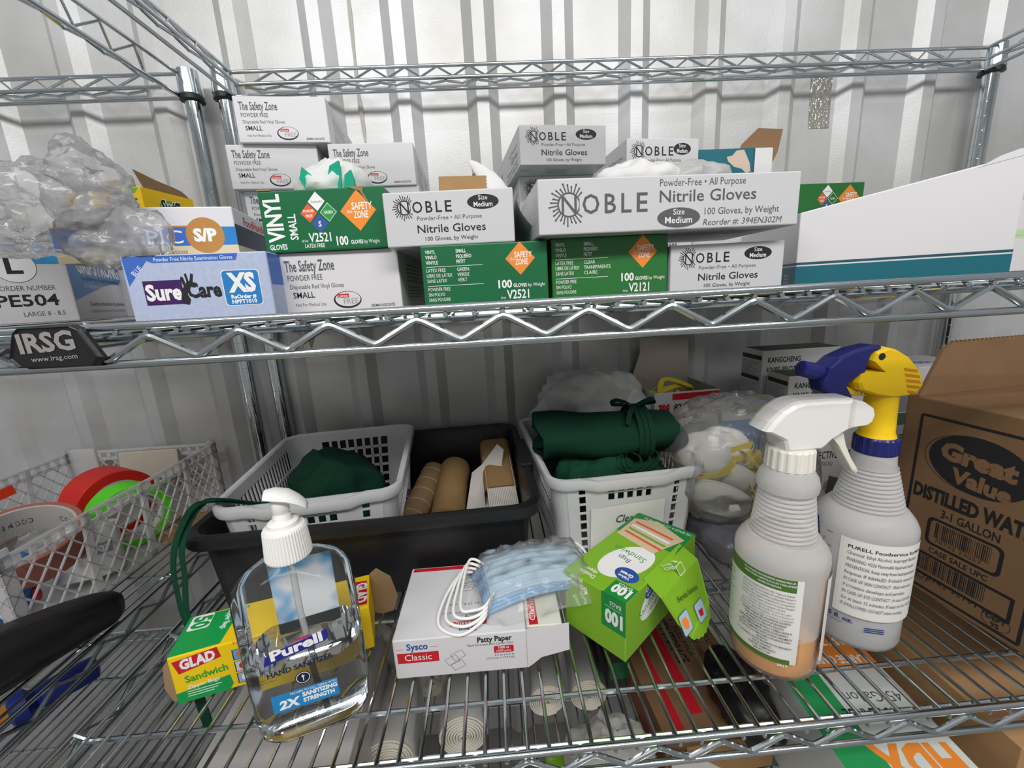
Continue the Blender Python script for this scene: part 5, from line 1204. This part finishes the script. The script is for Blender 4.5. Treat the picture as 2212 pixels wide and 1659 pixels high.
tape('tape_roll', 'brown tape roll lying open side up in the crate, lettering inside its core', (-.672, .552, -.308), (rad(14), rad(16), 0), .062, .052, .045, mat('brown_tape', '#a9695a', rough=.5), WC, 'COSIMIXO')
mb = MB(); mb.add(lathe([(0, -.038), (.036, -.038), (.040, -.036), (.033, .036), (.031, .038), (0, .038)], 40), mat('white_paper_cup', '#dcdcdd', rough=.6), True)
p = Print(mb, lambda u, v, e: Vector(((.0366 + e - v * .09) * cos(u / .0366), (.0366 + e - v * .09) * sin(u / .0366), v))); p.sub = 6; p.rect(-.020, -.004, .014, .012, INKL); p.sub = 1; p.text('REY', -.014, .0, .008, WHITE, w=.020, bold=.06)
tag(mb.build('paper_cup', None, (-.642, .603, -.3520), rot=(rad(-12), rad(-8), rad(-25))), 'white paper cup with grey REY lettering lying in the crate', 'cup')
mb = MB(); g = crumple(ball((0, 0, 0), .038, .040, .044, 40, 26, .8), .008, 25, 41); mb.add(g, mat('blue_shiny_wrap', '#2a7fd0', rough=.25, spec=.6), True)
wr = mb.build('wrapped_packet', None, (-.690, .512, -.347)); tag(wr, 'shiny blue packet with red print at the near end of the crate', 'packet')
mb = MB(); rnd = random.Random(5)
for k in range(9):
    a = rnd.uniform(-1.2, .6); z = rnd.uniform(-.03, .03); r0 = .050
    mb.add(ball((.041 * cos(a), .043 * sin(a), z), .006, .006, .012, 10, 8), mat('red_blot', '#c0262e', rough=.3), True)
mb.build('red_print', wr)['kind'] = 'stuff'
mb = MB(); g = crumple(ball((-.825, .58, -.347), .038, .080, .042, 40, 26), .008, 24, 51, zmin=-.3970); mb.add(g, film('grey_clear_wrap', '#b9b6b8', clear=.4, gloss=.3, bump=.4), True); tag(mb.build('plastic_bag'), 'small grey clear bag at the left side of the crate', 'bag')
mb = MB(); mb.add(ribbon(smooth_path([(-.875, .52, -.292), (-.84, .60, -.285), (-.815, .68, -.275)], 5), .016, .004, (0, .3, 1)), mat('orange_red_strip', '#d8401e', rough=.5)); tag(mb.build('plastic_strip'), 'orange red flat strip lying over the left side of the crate', 'strip')
mb = MB(); mb.add(rbox(-.060, -.002, -.030, .060, .002, .030, .004, 2), mat('cream_card', '#c9c3b4', rough=.7)); tag(mb.build('paper_tag', None, (-.725, .838, -.305), rot=(rad(-6), 0, 0)), 'cream paper tag against the rear lattice of the crate', 'tag')
mb = MB(); mb.add(rbox(-.07, .0, 0, .07, .09, .012, .001), KRAFT); tag(mb.build('cardboard_sheet', None, (-.545, .690, ZL + .0006), rad(10)), 'flat piece of brown cardboard on the wires between crate and tote', 'cardboard')
# ---- long black wrapped thing at the front left
mb = MB(); BLK = mat('black_bag_plastic', '#141415', rough=.38, spec=.5, bump=.2, bscale=40)
rg = []
for (x, y, zc, ww, hh) in ((-.513, .497, -.376, .004, .004), (-.517, .489, -.374, .030, .022), (-.526, .470, -.371, .046, .027), (-.550, .420, -.366, .054, .0325), (-.585, .350, -.362, .064, .037), (-.625, .270, -.360, .070, .040), (-.660, .200, -.360, .070, .040)):
    ax = Vector((.91, .42, 0))
    rg.append([Vector((x - .022, y, zc)) + ax * ww * math.copysign(abs(cos(t)) ** .7, cos(t)) + Vector((0, 0, max(-.0245 - (zc + .376), hh * math.copysign(abs(sin(t)) ** .8, sin(t))))) for t in [2 * pi * i / 28 for i in range(28)]])
g = loft(rg); g = ([Vector((v.x, v.y, max(v.z, -.3955))) for v in crumple(g, .004, 16, 3)[0]], g[1]); mb.add(g, BLK, True); tag(mb.build('black_sleeve'), 'long black plastic wrapped bundle pointing in from the left edge', 'bundle')

# ================================================================= bottom shelf, seen through the wires
ZB = -.7172
LIN = film('white_liner_film', '#dcdad6', clear=.10, rough=.35, gloss=.2, transl=.3)
def liner(label, x, y, r, L, rz=0):
    T = thing('liner_roll', label, 'liner roll', (x, y, ZB + r + .0006), rad(rz), 'rolls of white bin liners')
    mb = MB(); f = lambda q, yy: [(q * cos(2 * pi * k / 28), yy, q * sin(2 * pi * k / 28)) for k in range(28)]
    mb.add(loft([f(r * .97, 0), f(r, .003), f(r, L - .003), f(r * .97, L)], False, False), LIN, True); mb.build('wrapper', T)
    mb = MB(); sp = []
    for k in range(150): a = k * .33; q = r * (.12 + .85 * k / 150); sp.append((q * cos(a), -.001 - .004 * (1 - q / r) + .0015 * nz((k * .2, x * 9, 0)), q * sin(a)))
    mb.add(tube(sp, r * .045, 6), mat('cream_liner_edge', '#e9e3d6', rough=.7), True); mb.add(loft([f(r * .96, .004), f(r * .95, .01)]), mat('cream_liner_edge'), True); mb.build('rolled_liner', T)
liner('white liner roll under the white flap of the patty paper box, end on', .055, .570, .033, .26, 1)
liner('white liner roll under the lime green box, end on', .127, .572, .033, .26, -2)
liner('white liner roll lying below the white patty paper box, right of the pair', -.085, .520, .040, .30, 3)
liner('white liner roll at the bottom edge below the pump bottle and the white box', -.195, .495, .040, .28, 2)
liner('white liner roll behind the pair below the pump bottle', -.150, .625, .034, .22, 8)
mb = MB(); g = crumple(ball((-.275, .690, ZB + .058), .075, .06, .050, 50, 30), .020, 18, 61, zmin=ZB + .001); mb.add(g, LIN, True); tag(mb.build('plastic_bag'), 'crumpled white bag on the bottom shelf below the pump bottle', 'bag')
carton('storage_box', 'plain white box on the bottom shelf at the lower left', 'box', -.408, .350, ZB + .0006, 2, .195, .26, .150, mat('matt_white_board', '#c9c4c2', rough=.6))
def p_hd(mb, D):
    t = pr(mb, F_top, D); t.rect(.13, .0, .20, 1, RED); t.rect(.32, .1, .43, 1, RED); t.text('HIGH DENSITY STORAGE', .47, .95, .065, INK, w=1.0, rot=-pi / 2, bold=.02)
    for i, s in enumerate(('6 - ROLL PACK', '100 paper per case', '12 PULL PACKS')): t.text(s, .62 + i * .12, .7, .04, INK, w=.5, rot=-pi / 2)
    q = pr(mb, F_left, D); q.rect(0, .3, 1, .42, RED)
hb = carton('storage_carton', 'brown carton with red stripes on the bottom shelf, its near end torn open', 'box', .212, .455, ZB + .0006, 3, .170, .30, .078, KRAFT_DK, prints=p_hd)
mb = MB(); mb.add(rbox(.03, -.004, .003, .166, .0, .062, .001), KRAFT); mb.add(prism([(.005, .005), (.10, .004), (.035, .055), (.008, .065)], lambda u, v, e: Vector((u, -.0065 + e, v)), .002), mat('white_inner_liner', '#d6d3d0', rough=.6)); mb.build('open_end', hb)
def p_hdx(mb, D):
    t = pr(mb, F_top, D); t.rect(0, .0, .35, 1, mat('emerald_fade_print', '#2b9a57', rough=.4)); t.rect(.2, .62, 1, .84, ORANGE); t.text('LARGE CARTON', .92, .70, .045, WHITE, w=.66, rot=pi, bold=.03); t.text('EASY TIE FLAPS', .92, .81, .045, WHITE, w=.66, rot=pi, bold=.03)
    t.text('EXTRA LARGE', .93, .42, .05, INK, w=.62, rot=pi, bold=.02); t.text('45 Gallon', .93, .50, .05, INKG, w=.5, rot=pi)
    t.text('HDX', .93, .26, .14, ORANGE, w=.66, rot=pi, bold=.05)
carton('bag_carton', 'green, white and orange bag carton on the bottom shelf at the lower right', 'box', .378, .302, ZB + .0006, -4, .150, .290, .150, mat('white_gloss_carton', '#d5dad6', rough=.35), prints=p_hdx)
mb = MB(); g = crumple(ball((.340, .49, ZB + .105), .035, .075, .030, 44, 28), .010, 22, 71); mb.add(g, BLK, True)
tag(mb.build('black_bag'), 'black plastic bag bunched beside the green and white carton', 'bag')
carton('storage_carton', 'large plain tan carton on the bottom shelf under the water carton', 'box', .560, .330, ZB + .0006, -2, .36, .42, .190, mat('tan_carton', '#b58e65', rough=.8, var=.1, vscale=10))
carton('storage_carton', 'dark brown carton on the bottom shelf left of the tan one', 'box', .520, .480, ZB + .2, 0, .001, .001, .001, KRAFT_DK) if False else None
def p_dk(mb, D): p = pr(mb, F_front, D); p.rect(.1, .3, .9, .7, GREEN); t = pr(mb, F_top, D); t.rect(.1, .30, .9, .62, GREEN); t.text('WASTE', .85, .5, .12, WHITE, w=.6, rot=pi)
carton('bag_carton', 'dark grey carton with a green panel between the liner rolls and the brown carton', 'box', .168, .60, ZB + .0006, 0, .042, .22, .090, mat('dark_grey_carton', '#2d2f2e', rough=.5), prints=p_dk)
mb = MB(); g = crumple(ball((.135, .455, ZB + .045), .058, .050, .044, 44, 28), .018, 22, 81, zmin=ZB + .001); mb.add(g, LIN, True); tag(mb.build('plastic_bag'), 'crumpled white bag near the front of the bottom shelf', 'bag')
carton('bag_carton', 'lime green and white carton beneath the crumpled white bag', 'box', .040, .395, ZB + .0006, 0, .05, .10, .030, LIMEB)
mb = MB(); a = Vector((-.905, .640, ZB + .032)); b = Vector((-.835, .735, ZB + .030)); u = (b - a).normalized()
mb.add(tube([a, a + u * .004, a + u * .022, a + u * .026, a + u * .034, a + u * .04, b - u * .03, b - u * .004, b], [.018, .030, .031, .024, .016, .022, .024, .022, .012], 24), mat('deep_blue_plastic', '#1d2f86', rough=.4), True); tag(mb.build('blue_container'), 'deep blue round ended container on the bottom shelf at the lower left', 'container')
mb = MB(); mb.add(rbox(-.02, -.11, 0, .02, .11, .012, .002), mat('amber_plastic', '#c58325', rough=.5)); tag(mb.build('plastic_scoop', None, (-.945, .665, ZB + .0008), rad(-35)), 'amber plastic strip beside the blue container', 'strip')
# paper tag and film hanging under the glove shelf
mb = MB(); mb.add(prism([(0, 0), (.034, .0), (.030, -.03), (.018, -.062), (.010, -.035)], lambda u, v, e: Vector((u, e + v * .1, v)), .0006), mat('olive_paper', '#a9a48a', rough=.8)); tag(mb.build('paper_tag', None, (-.325, .72, -.0135)), 'olive paper tag hanging below the glove shelf', 'tag')
mb = MB(); mb.add(crumple(gridg(lambda u, v: Vector((.430 + .075 * u, .585 + .03 * v, -.0145 - .030 * (1 - u) * v - .008 * v)), 20, 14), .004, 40, 4), film('white_bag_film', '#ffffff'), True)
tag(mb.build('plastic_film'), 'torn white plastic film hanging below the glove shelf at the right', 'film')
